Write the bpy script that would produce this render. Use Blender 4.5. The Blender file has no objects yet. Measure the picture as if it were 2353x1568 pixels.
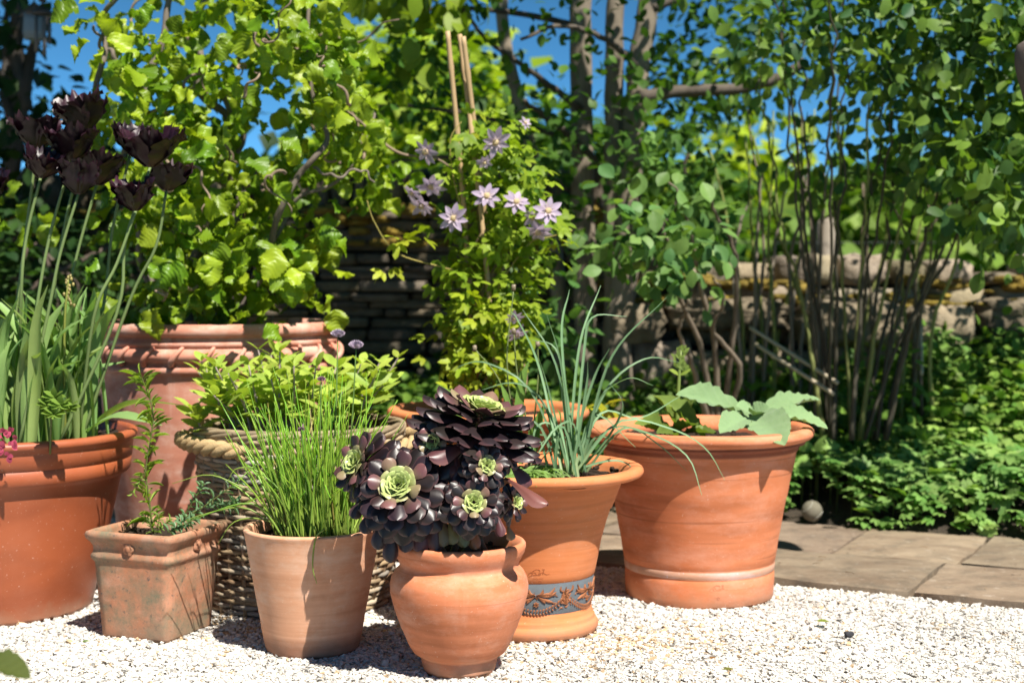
import bpy, math, numpy as np
from math import sin, cos, pi, radians, sqrt, atan2
from mathutils import Vector
rng = np.random.default_rng(11)
SC = bpy.context.scene
COL = SC.collection
# ------------------------------------------------------------------ camera model (pixels of a 2352 x 1568 picture)
F, CX, CY, HZ, H = 3400.0, 1176.0, 784.0, 634.0, 0.80
SUN_EL, SUN_AZ = radians(56), radians(33)
SUN = np.array([sin(SUN_AZ) * cos(SUN_EL), -cos(SUN_AZ) * cos(SUN_EL), sin(SUN_EL)])

def P(x, y, d):
    """a point at distance d in front of the camera, on the sight line of pixel x, y"""
    x = np.asarray(x, float); y = np.asarray(y, float); d = np.asarray(d, float)
    return np.stack(np.broadcast_arrays((x - CX) / F * d, d, H + (HZ - y) / F * d), -1)

def nz(v):
    v = np.asarray(v, float)
    return v / np.maximum(np.linalg.norm(v, axis=-1, keepdims=True), 1e-9)

# ------------------------------------------------------------------ value noise
_tab = np.random.default_rng(3).random(4096)
def vnoise(p):
    p = np.asarray(p, float); i = np.floor(p).astype(int); f = p - i; f = f * f * (3 - 2 * f)
    def h(a, b, c): return _tab[(a * 73 + b * 179 + c * 283 + ((a * b) ^ (c * 31))) & 4095]
    r = 0
    for dx in (0, 1):
        for dy in (0, 1):
            for dz in (0, 1):
                w = (f[..., 0] if dx else 1 - f[..., 0]) * (f[..., 1] if dy else 1 - f[..., 1]) * (f[..., 2] if dz else 1 - f[..., 2])
                r = r + w * h(i[..., 0] + dx, i[..., 1] + dy, i[..., 2] + dz)
    return r

# ------------------------------------------------------------------ mesh builder
class MB:
    def __init__(s): s.v, s.n, s.fl, s.fs, s.mi, s.c = [], 0, [], [], [], []
    def add(s, V, Fa, c=(1, 1, 1), m=0):
        V = np.asarray(V, float).reshape(-1, 3); Fa = np.asarray(Fa, int)
        s.v.append(V); s.fl.append((Fa + s.n).ravel()); s.fs.append(np.full(len(Fa), Fa.shape[1])); s.mi.append(np.full(len(Fa), m))
        c = np.asarray(c, float)
        s.c.append(np.tile(c, (len(V), 1)) if c.ndim == 1 else c.reshape(-1, 3)); s.n += len(V)
    def inst(s, T, pos, R, col, m=0):
        """copies of template T=(verts, quads, shade per vertex) with rotation-scale R (n,3,3)"""
        TV, TF = T[0], T[1]; n, k = len(pos), len(TV)
        if n == 0: return
        V = np.einsum('nij,kj->nki', R, TV) + np.asarray(pos)[:, None, :]
        Fa = (TF[None] + (np.arange(n) * k)[:, None, None]).reshape(-1, TF.shape[1])
        col = np.asarray(col, float)
        if col.ndim == 1: col = np.tile(col, (n, 1))
        if col.ndim == 2: col = np.repeat(col[:, None, :], k, 1)
        s.add(V.reshape(-1, 3), Fa, col.reshape(-1, 3), m)
    def build(s, name, mats, parent=None, smooth=True, base=None):
        V = np.concatenate(s.v); L = np.concatenate(s.fl); S = np.concatenate(s.fs); M = np.concatenate(s.mi); Cc = np.concatenate(s.c)
        if parent is not None: off = OFF[parent.name]
        elif base is not None: off = np.asarray(base, float)
        else: off = np.zeros(3)
        me = bpy.data.meshes.new(name)
        me.vertices.add(len(V)); me.vertices.foreach_set('co', (V - off).astype(np.float32).ravel())
        me.loops.add(len(L)); me.loops.foreach_set('vertex_index', L.astype(np.int32))
        me.polygons.add(len(S)); me.polygons.foreach_set('loop_start', np.concatenate([[0], np.cumsum(S)[:-1]]).astype(np.int32))
        me.polygons.foreach_set('material_index', M.astype(np.int32))
        me.polygons.foreach_set('use_smooth', np.full(len(S), smooth))
        a = me.color_attributes.new('tint', 'FLOAT_COLOR', 'POINT')
        a.data.foreach_set('color', np.concatenate([Cc, np.ones((len(Cc), 1))], 1).astype(np.float32).ravel())
        for mt in (mats if isinstance(mats, (list, tuple)) else [mats]): me.materials.append(mt)
        me.update(calc_edges=True)
        o = bpy.data.objects.new(name, me); COL.objects.link(o)
        if parent is not None: o.parent = parent
        else: o.location = off
        OFF[o.name] = off
        return o
OFF = {}
def tag(o, label=None, cat=None, group=None, kind=None):
    for k, v in (('label', label), ('category', cat), ('group', group), ('kind', kind)):
        if v: o[k] = v
    return o
def thing(name, label, cat, loc, group=None):
    o = bpy.data.objects.new(name, None); COL.objects.link(o); o.location = tuple(float(a) for a in loc)
    o.empty_display_size = .1; OFF[o.name] = np.asarray(loc, float)
    return tag(o, label, cat, group)

def frames(d, up):
    y = nz(d); x = nz(np.cross(y, up)); z = np.cross(x, y)
    return x, y, z
def Rm(x, y, z, sx, sy, sz):
    sx, sy, sz = [np.asarray(a, float).reshape(-1, 1) * np.ones((len(x), 1)) for a in (sx, sy, sz)]
    return np.stack([x * sx, y * sy, z * sz], -1)

def smoothpath(pts, n):
    pts = np.asarray(pts, float)
    if len(pts) == 2: return pts[0] + (pts[1] - pts[0]) * np.linspace(0, 1, n)[:, None]
    q = np.vstack([2 * pts[0] - pts[1], pts, 2 * pts[-1] - pts[-2]])
    out = []
    for t in np.linspace(0, len(pts) - 1 - 1e-6, n):
        i = int(t); f = t - i; a, b, c, d = q[i], q[i + 1], q[i + 2], q[i + 3]
        out.append(.5 * (2 * b + (c - a) * f + (2 * a - 5 * b + 4 * c - d) * f * f + (3 * b - a - 3 * c + d) * f ** 3))
    return np.array(out)

def tube(mb, pts, rad, seg=6, col=(1, 1, 1), m=0, cap=True, rough=0):
    pts = np.asarray(pts, float); n = len(pts)
    rad = np.interp(np.linspace(0, 1, n), np.linspace(0, 1, len(np.atleast_1d(rad))), np.atleast_1d(rad))
    tg = nz(np.gradient(pts, axis=0)); u = np.cross(tg[0], [0.31, .22, .92]); u = nz(u)
    V = []
    a = np.arange(seg) * 2 * pi / seg
    for i in range(n):
        u = nz(u - tg[i] * np.dot(u, tg[i])); w = np.cross(tg[i], u)
        r = rad[i] * (1 + (rough * (rng.random(seg) - .5) if rough else 0))
        r = np.ones(seg) * r
        V.append(pts[i] + (np.cos(a) * r)[:, None] * u + (np.sin(a) * r)[:, None] * w)
    V = np.concatenate(V)
    i, j = np.meshgrid(np.arange(n - 1), np.arange(seg), indexing='ij'); j2 = (j + 1) % seg
    Fa = np.stack([i * seg + j, i * seg + j2, (i + 1) * seg + j2, (i + 1) * seg + j], -1).reshape(-1, 4)
    c = np.asarray(col, float)
    if c.ndim == 2: c = np.repeat(c, seg, 0)
    if cap:
        V = np.vstack([V, pts[0], pts[-1]]); e = n * seg; k = np.arange(seg); k2 = (k + 1) % seg
        T = np.vstack([np.stack([np.full(seg, e), k2, k, k], -1), np.stack([np.full(seg, e + 1), (n - 1) * seg + k, (n - 1) * seg + k2, (n - 1) * seg + k2], -1)])[:, :3]
        if c.ndim == 2: c = np.vstack([c, c[:1], c[-1:]])
        mb.add(V, Fa, c, m)
        mb.fl.append((T + mb.n - len(V)).ravel()); mb.fs.append(np.full(len(T), 3)); mb.mi.append(np.full(len(T), m))
    else: mb.add(V, Fa, c, m)

def lathe(mb, prof, cx, cy, seg=72, col=(1, 1, 1), m=0, wob=0.0, z0=0, rib=0):
    prof = np.array(prof, float)
    if rib: prof[:, 0] += rib * (vnoise(np.stack([prof[:, 1] * 42, prof[:, 1] * 0 + 4.3, prof[:, 1] * 0], -1)) - .5) * (prof[:, 0] > .05)
    n = len(prof); a = np.arange(seg) * 2 * pi / seg
    ph = rng.random(3) * 6
    w = 1 + wob * (np.sin(2 * a + ph[0]) * .6 + np.sin(3 * a + ph[1]) * .4)
    V = np.stack([cx + prof[:, 0:1] * (np.cos(a) * w)[None], cy + prof[:, 0:1] * (np.sin(a) * w)[None], z0 + prof[:, 1:2] + wob * .25 * np.sin(a + ph[2])[None] * prof[:, 0:1]], -1).reshape(-1, 3)
    i, j = np.meshgrid(np.arange(n - 1), np.arange(seg), indexing='ij'); j2 = (j + 1) % seg
    Fa = np.stack([i * seg + j, i * seg + j2, (i + 1) * seg + j2, (i + 1) * seg + j], -1).reshape(-1, 4)
    mb.add(V, Fa, col, m)
def refine(prof, step=.012):
    prof = np.asarray(prof, float); out = [prof[0]]
    for a, b in zip(prof[:-1], prof[1:]):
        k = max(1, int(np.linalg.norm(b - a) / step))
        for t in range(1, k + 1): out.append(a + (b - a) * t / k)
    return np.array(out)
def arc(cx, cz, r, a0, a1, n=8, rz=None):
    return [(cx + r * cos(radians(a)), cz + (rz or r) * sin(radians(a))) for a in np.linspace(a0, a1, n)]

def leafT(ns=5, wf=None, nw=1, fold=.1, curl=.15, pleat=0, npl=5, teeth=0, cup=0, wav=0):
    """leaf along +Y (0..1), half width from wf, normal +Z"""
    t = np.linspace(0, 1, ns + 1); u = np.linspace(-1, 1, 2 * nw + 1)
    V = []
    for i, a in enumerate(t):
        w = max(wf(a), .004)
        for q in u:
            ww = w * (1 + (teeth * (1 if i % 2 else -1) if abs(q) == 1 and 0 < i < ns else 0))
            z = fold * abs(q) * w - curl * a * a + pleat * sin((a - .38 * abs(q) * w) * npl * 2 * pi) * min(1, abs(q) * 1.6) * w + cup * q * q * w + wav * sin(a * 9 + q * 2) * abs(q) * w
            V.append((q * ww, a + (teeth * .12 if i % 2 and abs(q) == 1 else 0) + abs(q) * .03 * sin(a * pi), z))
    k = len(u); i, j = np.meshgrid(np.arange(ns), np.arange(k - 1), indexing='ij')
    Fa = np.stack([i * k + j, i * k + j + 1, (i + 1) * k + j + 1, (i + 1) * k + j], -1).reshape(-1, 4)
    return np.array(V), Fa
def ell(w, p=1.0, sk=1.0): return lambda t: w * max(sin(pi * t ** sk), 0) ** p

def inpoly(x, y, poly):
    r = np.zeros(len(x), bool); n = len(poly)
    for i in range(n):
        x1, y1 = poly[i]; x2, y2 = poly[(i + 1) % n]
        c = ((y1 > y) != (y2 > y)) & (x < (x2 - x1) * (y - y1) / (y2 - y1 + 1e-9) + x1)
        r ^= c
    return r
def region(poly, d0, d1, n, holes=(), thr=0, ns=3.0):
    """n points spread through the volume seen behind an outline, thinned into clumps"""
    xs = [p[0] for p in poly]; ys = [p[1] for p in poly]; out = np.zeros((0, 3)); k = 0
    while len(out) < n and k < 40:
        k += 1
        x = rng.uniform(min(xs), max(xs), n * 3); y = rng.uniform(min(ys), max(ys), n * 3)
        ok = inpoly(x, y, poly)
        for h in holes: ok &= ~inpoly(x, y, h)
        x, y = x[ok], y[ok]; p = P(x, y, rng.uniform(d0, d1, len(x)))
        if thr: p = p[vnoise(p * ns + 7) > thr]
        out = np.vstack([out, p])
    return out[:n]
def leaves_at(mb, T, cen, nl, spread, size, lo, hi, droop=.4, up=(0, 0, 1), upw=1.0, sunw=.6, wid=1.0, jit=.8, bright=.25):
    """nl leaves round each of the cluster points"""
    n = len(cen) * nl
    o = rng.normal(0, 1, (n, 3)); c = np.repeat(cen, nl, 0)
    pos = c + o * spread * np.array([1, 1, .8])
    d = nz(nz(o) + rng.normal(0, .5, (n, 3)) + np.array([0, 0, -droop]))
    upv = np.array(up) * upw + SUN * sunw + rng.normal(0, jit, (n, 3)) * .6
    x, y, z = frames(d, nz(upv))
    s = rng.uniform(size[0], size[1], n)
    t = rng.random((n, 1)); col = np.asarray(lo) * (1 - t) + np.asarray(hi) * t
    col = col * (1 + bright * (rng.random((n, 1)) - .5) * 2)
    Ts = T if isinstance(T, list) else [T]
    pick = rng.integers(0, len(Ts), n)
    for i, tt in enumerate(Ts):
        k = pick == i
        mb.inst(tt, pos[k], Rm(x[k], y[k], z[k], s[k] * wid, s[k], s[k]), col[k])
    return pos
def oneleaf(mb, T, base, tip, width, up, col):
    base, tip = np.asarray(base, float), np.asarray(tip, float); d = tip - base; L = np.linalg.norm(d)
    x, y, z = frames(d[None], np.asarray(up, float)[None])
    c = np.asarray(col, float)
    mb.inst(T, base[None], Rm(x, y, z, width, L, L), c[None] if c.ndim == 2 else c)
def strip(mb, pts, w, up, col, fold=.25, n=10):
    p = smoothpath(pts, n); tg = nz(np.gradient(p, axis=0)); x, y, z = frames(tg, np.broadcast_to(np.asarray(up, float), tg.shape))
    w = np.interp(np.linspace(0, 1, n), np.linspace(0, 1, len(w)), w)[:, None]
    V = np.stack([p - x * w + z * fold * w, p - x * w * .5 + z * fold * .35 * w, p, p + x * w * .5 + z * fold * .35 * w, p + x * w + z * fold * w], 1).reshape(-1, 3)
    i, j = np.meshgrid(np.arange(n - 1), np.arange(4), indexing='ij')
    c = np.asarray(col, float)
    if c.ndim == 2: c = np.repeat(c, 5, 0)
    mb.add(V, np.stack([i * 5 + j, i * 5 + j + 1, (i + 1) * 5 + j + 1, (i + 1) * 5 + j], -1).reshape(-1, 4), c)

# ------------------------------------------------------------------ materials
class NT:
    def __init__(s, name):
        s.m = bpy.data.materials.new(name); s.m.use_nodes = True; s.t = s.m.node_tree; s.t.nodes.clear()
        s.out = s.n('ShaderNodeOutputMaterial'); s.tc = None
    def n(s, ty, **kw):
        nd = s.t.nodes.new(ty)
        for k, v in kw.items():
            if k.startswith('_'): setattr(nd, k[1:], v)
            else:
                key = int(k[1:]) if k[0] == 'i' and k[1:].isdigit() else k.replace('__', ' ')
                if isinstance(v, bpy.types.NodeSocket): s.t.links.new(v, nd.inputs[key])
                else: nd.inputs[key].default_value = v
        return nd
    def obj(s, scale=(1, 1, 1)):
        if not s.tc: s.tc = s.n('ShaderNodeTexCoord')
        return s.n('ShaderNodeMapping', Vector=s.tc.outputs['Object'], Scale=scale).outputs[0]
    def noise(s, sc, scale=(1, 1, 1), det=4, rough=.6, dist=0):
        return s.n('ShaderNodeTexNoise', Vector=s.obj(scale), Scale=sc, Detail=det, Roughness=rough, Distortion=dist).outputs[0]
    def ramp(s, f, a, b):
        return s.n('ShaderNodeMapRange', _clamp=True, i0=f, i1=a, i2=b).outputs[0]
    def mix(s, f, a, b, mode='MIX'):
        nd = s.n('ShaderNodeMix', _data_type='RGBA', _blend_type=mode)
        for k, v in ((0, f), (6, a), (7, b)):
            if isinstance(v, bpy.types.NodeSocket): s.t.links.new(v, nd.inputs[k])
            else: nd.inputs[k].default_value = v if k == 0 else (*v, 1)
        return nd.outputs[2]
    def math(s, op, a, b=0.0): return s.n('ShaderNodeMath', _operation=op, i0=a, i1=b).outputs[0]
    def tint(s): return s.n('ShaderNodeAttribute', _attribute_name='tint').outputs['Color']
    def done(s, sh):
        s.t.links.new(sh, s.out.inputs[0]); return s.m
def rgba(c): return (*c, 1)

def terracotta(name, a, b, pale=(.72, .55, .45), bloom=.5, rings=60, bump=.25, moss=0, rough=.85, dirt=.3, speck=.3, streak=1, band=.26, lines=.0):
    t = NT(name)
    big = t.ramp(t.noise(5, det=5), .35, .68); ring = t.noise(1, (4, 4, rings), det=3, rough=.5)
    c = t.mix(big, a, b); c = t.mix(t.ramp(ring, .42, .68), c, [x * (1 - band) for x in a])
    bl = t.math('MULTIPLY', t.ramp(t.noise(7, (1, 1, 2.2), det=8, rough=.72), .47, .68), bloom)
    c = t.mix(bl, c, pale)
    sp = t.math('MULTIPLY', t.ramp(t.noise(160, det=2), .68, .74), speck)
    c = t.mix(sp, c, (.75, .62, .52))
    dk = t.math('MULTIPLY', t.ramp(t.noise(11, (1, 1, .6), det=7, rough=.7), .55, .75), dirt)
    c = t.mix(dk, c, [x * .45 for x in a])
    if moss:
        mo = t.math('MULTIPLY', t.ramp(t.noise(16, det=8, rough=.75), .42, .66), moss)
        c = t.mix(mo, c, (.17, .16, .1))
        mo2 = t.math('MULTIPLY', t.ramp(t.noise(75, det=5, rough=.7), .58, .7), moss)
        c = t.mix(mo2, c, (.1, .09, .075))
    if lines: c = t.mix(t.math('MULTIPLY', t.ramp(t.noise(1, (1.6, 1.6, 75), det=2, rough=.5), .63, .67), lines), c, [x * .5 for x in a])
    zz = t.n('ShaderNodeSeparateXYZ', Vector=t.obj()).outputs[2]
    low = t.ramp(t.math('ADD', zz, t.math('MULTIPLY', t.noise(24, det=6, rough=.7), -.09)), .0, -.05)
    c = t.mix(t.math('MULTIPLY', low, .6), c, (.3, .2, .13))
    st = t.math('MULTIPLY', t.ramp(t.noise(1, (26, 26, 2.2), det=5, rough=.6), .56, .74), bloom)
    c = t.mix(t.math('MULTIPLY', st, .6 * streak), c, pale)
    c = t.mix(.999, c, t.tint(), 'MULTIPLY')
    hgt = t.math('ADD', t.math('MULTIPLY', ring, .6), t.math('MULTIPLY', t.noise(90, det=5, rough=.65), .35))
    bp = t.n('ShaderNodeBump', Strength=bump, Distance=.004, Height=hgt).outputs[0]
    return t.done(t.n('ShaderNodeBsdfPrincipled', Base__Color=c, Roughness=rough, Normal=bp).outputs[0])
def leaf_mat(name, tr=.35, rough=.42, spec=.4, trc=(1.25, 1.35, .45), bump=.15, bs=180, sheen=0):
    t = NT(name); c = t.tint()
    nse = t.noise(45, det=3); c = t.mix(t.math('MULTIPLY', nse, .35), c, t.mix(1, c, (.62, .68, .6), 'MULTIPLY'))
    bp = t.n('ShaderNodeBump', Strength=bump, Distance=.002, Height=t.noise(bs, det=3)).outputs[0]
    p = t.n('ShaderNodeBsdfPrincipled', Base__Color=c, Roughness=rough, Normal=bp, Specular__IOR__Level=spec, Sheen__Weight=sheen)
    tl = t.n('ShaderNodeBsdfTranslucent', Color=t.mix(1, c, trc, 'MULTIPLY'), Normal=bp)
    return t.done(t.n('ShaderNodeMixShader', i0=tr, i1=p.outputs[0], i2=tl.outputs[0]).outputs[0])
def plain(name, rough=.7, sc=30, var=.4, bump=.3, dist=.003, spec=.3, stretch=(1, 1, 1), c2=(.5, .5, .5)):
    t = NT(name); c = t.tint(); nse = t.noise(sc, stretch, det=6, rough=.65)
    c = t.mix(t.math('MULTIPLY', t.ramp(nse, .3, .7), var), c, t.mix(1, c, c2, 'MULTIPLY'))
    bp = t.n('ShaderNodeBump', Strength=bump, Distance=dist, Height=nse).outputs[0]
    return t.done(t.n('ShaderNodeBsdfPrincipled', Base__Color=c, Roughness=rough, Normal=bp, Specular__IOR__Level=spec).outputs[0])

M = {}
M['urn'] = terracotta('urn_clay', (.62, .195, .08), (.64, .235, .115), lines=.35, streak=.5, pale=(.76, .5, .38), bloom=.36, rings=45, bump=.35)
M['round'] = terracotta('weathered_pale_clay', (.64, .31, .17), (.7, .39, .25), band=.1, streak=.6, pale=(.72, .55, .43), bloom=.5, rings=90, bump=.18)
M['square'] = terracotta('mossy_clay', (.44, .17, .08), (.52, .25, .15), bloom=.4, rings=10, bump=.5, moss=1.0, pale=(.55, .4, .3))
M['tulippot'] = terracotta('orange_glazed_clay', (.38, .095, .036), (.42, .112, .042), bloom=.03, rings=8, bump=.06, rough=.48, dirt=.12, speck=.4)
M['giant'] = terracotta('pink_clay', (.55, .21, .135), (.6, .27, .185), pale=(.78, .62, .53), bloom=.45, rings=14, bump=.2)
M['deco'] = terracotta('orange_clay', (.6, .19, .06), (.64, .22, .08), streak=0, band=.12, bloom=.08, rings=120, bump=.12, dirt=.08)
M['big'] = terracotta('ribbed_orange_clay', (.62, .185, .068), (.63, .22, .1), lines=.55, streak=0, band=.3, pale=(.76, .44, .33), bloom=.3, rings=26, bump=.3, dirt=.1)
M['blue'] = plain('blue_grey_slip', rough=.75, sc=40, var=.5, c2=(.6, .5, .45))
M['soil'] = plain('potting_soil', rough=.95, sc=90, var=.8, bump=1, dist=.01)
M['hazel'] = leaf_mat('hazel_leaf', tr=.38, rough=.4, spec=.35)
M['leaf'] = leaf_mat('green_leaf', tr=.38, rough=.5, spec=.28)
M['far'] = leaf_mat('distant_leaf', tr=.4, rough=.55, spec=.3)
M['glauc'] = leaf_mat('waxy_leaf', tr=.32, rough=.42, spec=.4, trc=(1.1, 1.3, .5), bump=.05)
M['felt'] = leaf_mat('felted_leaf', tr=.15, rough=.9, spec=.1, bump=.6, bs=260, sheen=.25)
M['grass'] = leaf_mat('chive_leaf', tr=.36, rough=.35, spec=.5, bump=.02)
M['petal'] = leaf_mat('pale_petal', tr=.4, rough=.6, spec=.2, trc=(1, 1, 1))
M['tulip'] = leaf_mat('dark_petal', tr=.06, rough=.42, spec=.5, trc=(2, .4, .8), bump=.3, bs=90)
M['aeo'] = leaf_mat('succulent_leaf', tr=.06, rough=.4, spec=.5, trc=(1.2, 1, .6), bump=.22, bs=55)
M['bark'] = plain('grey_bark', rough=.9, sc=14, var=.85, bump=.8, dist=.01, stretch=(1, 1, .35), c2=(.4, .38, .35))
M['twig'] = plain('brown_twig', rough=.75, sc=60, var=.5, bump=.3)
M['wicker'] = plain('willow_cane', rough=.6, sc=45, var=.6, bump=.25, c2=(.5, .42, .35))
M['rope'] = plain('jute_rope', rough=.9, sc=240, var=.5, bump=.7, c2=(.6, .5, .4))
M['bamboo'] = plain('bamboo', rough=.5, sc=50, var=.35, bump=.15, stretch=(1, 1, .2))
M['rock'] = plain('weathered_stone', rough=.95, sc=26, var=.75, bump=.9, dist=.012, c2=(.5, .48, .42))
M['gravel'] = plain('limestone_chip', rough=.9, sc=120, var=.3, bump=.4, c2=(.78, .7, .6))
M['metal'] = plain('dark_metal', rough=.4, sc=20, var=.3)
M['moss'] = plain('moss', rough=1, sc=60, var=.7, bump=1, dist=.02, c2=(.6, .55, .3))
M['felt_ball'] = plain('worn_felt', rough=1, sc=70, var=.6, bump=.6, c2=(.7, .68, .62))

def flag_mat():
    t = NT('sandstone_flag')
    c = t.mix(t.ramp(t.noise(4, (1, 2.2, 1), det=8, rough=.7), .38, .62), (.165, .12, .082), (.26, .205, .145))
    c = t.mix(t.math('MULTIPLY', t.ramp(t.noise(14, (1, 1, 1), det=8, rough=.7), .48, .7), .7), c, (.085, .072, .055))
    c = t.mix(t.math('MULTIPLY', t.ramp(t.noise(40, det=4), .6, .72), .4), c, (.45, .4, .34))
    c = t.mix(1, c, t.tint(), 'MULTIPLY')
    bp = t.n('ShaderNodeBump', Strength=.6, Distance=.006, Height=t.noise(22, det=8, rough=.7)).outputs[0]
    return t.done(t.n('ShaderNodeBsdfPrincipled', Base__Color=c, Roughness=.85, Normal=bp).outputs[0])
M['flag'] = flag_mat()
def earth_mat(name, a, b, sc=8):
    t = NT(name); c = t.mix(t.ramp(t.noise(sc, det=8, rough=.7), .35, .65), a, b)
    bp = t.n('ShaderNodeBump', Strength=1, Distance=.02, Height=t.noise(sc * 5, det=8, rough=.7)).outputs[0]
    return t.done(t.n('ShaderNodeBsdfPrincipled', Base__Color=c, Roughness=.95, Normal=bp).outputs[0])
M['earth'] = earth_mat('garden_soil', (.03, .022, .014), (.075, .055, .035))
M['lawn'] = earth_mat('rough_grass', (.05, .09, .02), (.09, .12, .03), 1.5)
M['grit'] = earth_mat('gravel_bedding', (.5, .43, .34), (.62, .56, .48), 60)

# ------------------------------------------------------------------ world, sun, camera
w = bpy.data.worlds.new('World'); SC.world = w; w.use_nodes = True
nt = w.node_tree; bg = nt.nodes['Background']; sky = nt.nodes.new('ShaderNodeTexSky')
sky.sky_type = 'NISHITA'; sky.sun_disc = False; sky.sun_elevation = SUN_EL; sky.sun_rotation = pi - SUN_AZ
sky.altitude = 4000; sky.air_density = .6; sky.dust_density = 0.0; sky.ozone_density = 7
mu = nt.nodes.new('ShaderNodeVectorMath'); mu.operation = 'SCALE'; mu.inputs['Scale'].default_value = 1 / 2.2; ga = nt.nodes.new('ShaderNodeGamma'); ga.inputs[1].default_value = 1.35   # deep clear-air blue
hs = nt.nodes.new('ShaderNodeHueSaturation'); hs.inputs['Hue'].default_value = .472; hs.inputs['Saturation'].default_value = 1.0
nt.links.new(sky.outputs[0], mu.inputs[0]); nt.links.new(mu.outputs[0], ga.inputs[0]); nt.links.new(ga.outputs[0], hs.inputs['Color']); nt.links.new(hs.outputs[0], bg.inputs[0]); bg.inputs[1].default_value = .13
sl = bpy.data.lights.new('sun', 'SUN'); sl.energy = 5.0; sl.angle = radians(.5); sl.color = (1, .945, .85)
so = bpy.data.objects.new('sun', sl); COL.objects.link(so); so.rotation_euler = Vector(-SUN).to_track_quat('-Z', 'Y').to_euler()
cd = bpy.data.cameras.new('camera'); cam = bpy.data.objects.new('camera', cd); COL.objects.link(cam); SC.camera = cam
cam.location = (0, 0, H); cam.rotation_euler = (pi / 2, 0, 0); cd.shift_y = -(CY - HZ) / 2352
cd.sensor_width = 36; cd.lens = 36 * F / 2352; cd.clip_start = .05; cd.clip_end = 3000
cd.dof.use_dof = True; cd.dof.focus_distance = 2.93; cd.dof.aperture_fstop = 3.4; cd.dof.aperture_blades = 9
SC.view_settings.view_transform = 'Standard'; SC.view_settings.look = 'None'; SC.view_settings.exposure = .92; SC.view_settings.gamma = 1
SC.cycles.max_bounces = 10; SC.cycles.diffuse_bounces = 5; SC.cycles.transmission_bounces = 6; SC.cycles.transparent_max_bounces = 6
SC.cycles.use_denoising = True; SC.cycles.sample_clamp_indirect = 8

# ------------------------------------------------------------------ terrain, gravel, path
UD = np.array([.887, -.461, 0]); VD = np.array([.461, .887, 0]); PO = np.array([0, 4.2, 0])
def path_front(X): return 4.2 - .52 * X
def path_back(X): return 5.22 - .52 * X
def terr(X, Y): return np.clip((Y - path_back(X)) * .24, 0, .33)
mb = MB(); mb.add([(-400, -60, -.05), (400, -60, -.05), (400, 900, -.05), (-400, 900, -.05)], [[0, 1, 2, 3]])
tag(mb.build('ground', M['lawn']), kind='structure')
mb = MB(); mb.add([(-4, -3, -.012), (4, -3, -.012), (4, 6, -.012), (-4, 6, -.012)], [[0, 1, 2, 3]])  # sheet carried on unseen behind the camera to bounce warm light
tag(mb.build('gravel_bed', M['grit']), kind='structure')
gx, gy = np.meshgrid(np.linspace(-6, 6, 120), np.linspace(0, 1, 40), indexing='ij')
Y = path_back(gx) - .03 + gy * (8.5 - path_back(gx)); Z = terr(gx, Y) + .004 + .04 * (vnoise(np.stack([gx * 6, Y * 6, gx * 0], -1)) - .3) * (gy > 0)
i, j = np.meshgrid(np.arange(119), np.arange(39), indexing='ij')
mb = MB(); mb.add(np.stack([gx, Y, Z], -1).reshape(-1, 3), np.stack([i * 40 + j, (i + 1) * 40 + j, (i + 1) * 40 + j + 1, i * 40 + j + 1], -1).reshape(-1, 4))
tag(mb.build('garden_bed', M['earth']), kind='structure')
# stone flags
mb = MB()
def flag(u0, u1, v0, v1):
    g = .007; n = 6
    u0 += g; u1 -= g; v0 += g; v1 -= g
    us = np.linspace(0, 1, 9); vs = np.linspace(0, 1, n); U, W = np.meshgrid(us, vs, indexing='ij')
    pu = u0 + (u1 - u0) * U; pv = v0 + (v1 - v0) * W
    e = np.minimum(np.minimum(U, 1 - U) * (u1 - u0), np.minimum(W, 1 - W) * (v1 - v0))
    top = .022 + rng.normal(0, .0015) + (pu - u0) * rng.normal(0, .0025) + .006 * (vnoise(np.stack([pu * 9, pv * 9, pu * 0 + 3], -1)) - .5)
    edge = e < 1e-6
    pu2 = pu + np.where(edge, rng.normal(0, .003, pu.shape), 0); pv2 = pv + np.where(edge, rng.normal(0, .003, pu.shape), 0)
    Vv = PO + pu2[..., None] * UD + pv2[..., None] * VD; Vv[..., 2] = top - np.where(edge, .006, 0)
    lo = Vv.copy(); lo[..., 2] = -.03
    i, j = np.meshgrid(np.arange(8), np.arange(n - 1), indexing='ij')
    c = np.array([1, 1, 1]) * rng.uniform(.8, 1.2) * np.array([1, rng.uniform(.95, 1.02), rng.uniform(.9, 1)])
    mb.add(Vv.reshape(-1, 3), np.stack([i * n + j, (i + 1) * n + j, (i + 1) * n + j + 1, i * n + j + 1], -1).reshape(-1, 4), c)
    ring = [(a, 0) for a in range(9)] + [(8, b) for b in range(1, n)] + [(a, n - 1) for a in range(7, -1, -1)] + [(0, b) for b in range(n - 2, 0, -1)]
    T = np.array([Vv[a] for a in ring]); B = np.array([lo[a] for a in ring]); k = len(ring); q = np.arange(k)
    mb.add(np.vstack([T, B]), np.stack([q, q + k, (q + 1) % k + k, (q + 1) % k], -1), c)
for us, v0, v1 in (([-5, -3.9, -3, -2.1, -1.2, -.35, .42, 1.12, 1.95, 2.8, 3.7, 4.6], 0, .42), ([-5, -4.2, -3.3, -2.5, -1.6, -.8, .05, .8, 1.16, 2.1, 3, 3.9, 4.8], .42, .90)):
    for a, b in zip(us[:-1], us[1:]): flag(a, b, v0, v1)
tag(mb.build('stone_path', M['flag']), kind='structure')

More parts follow.
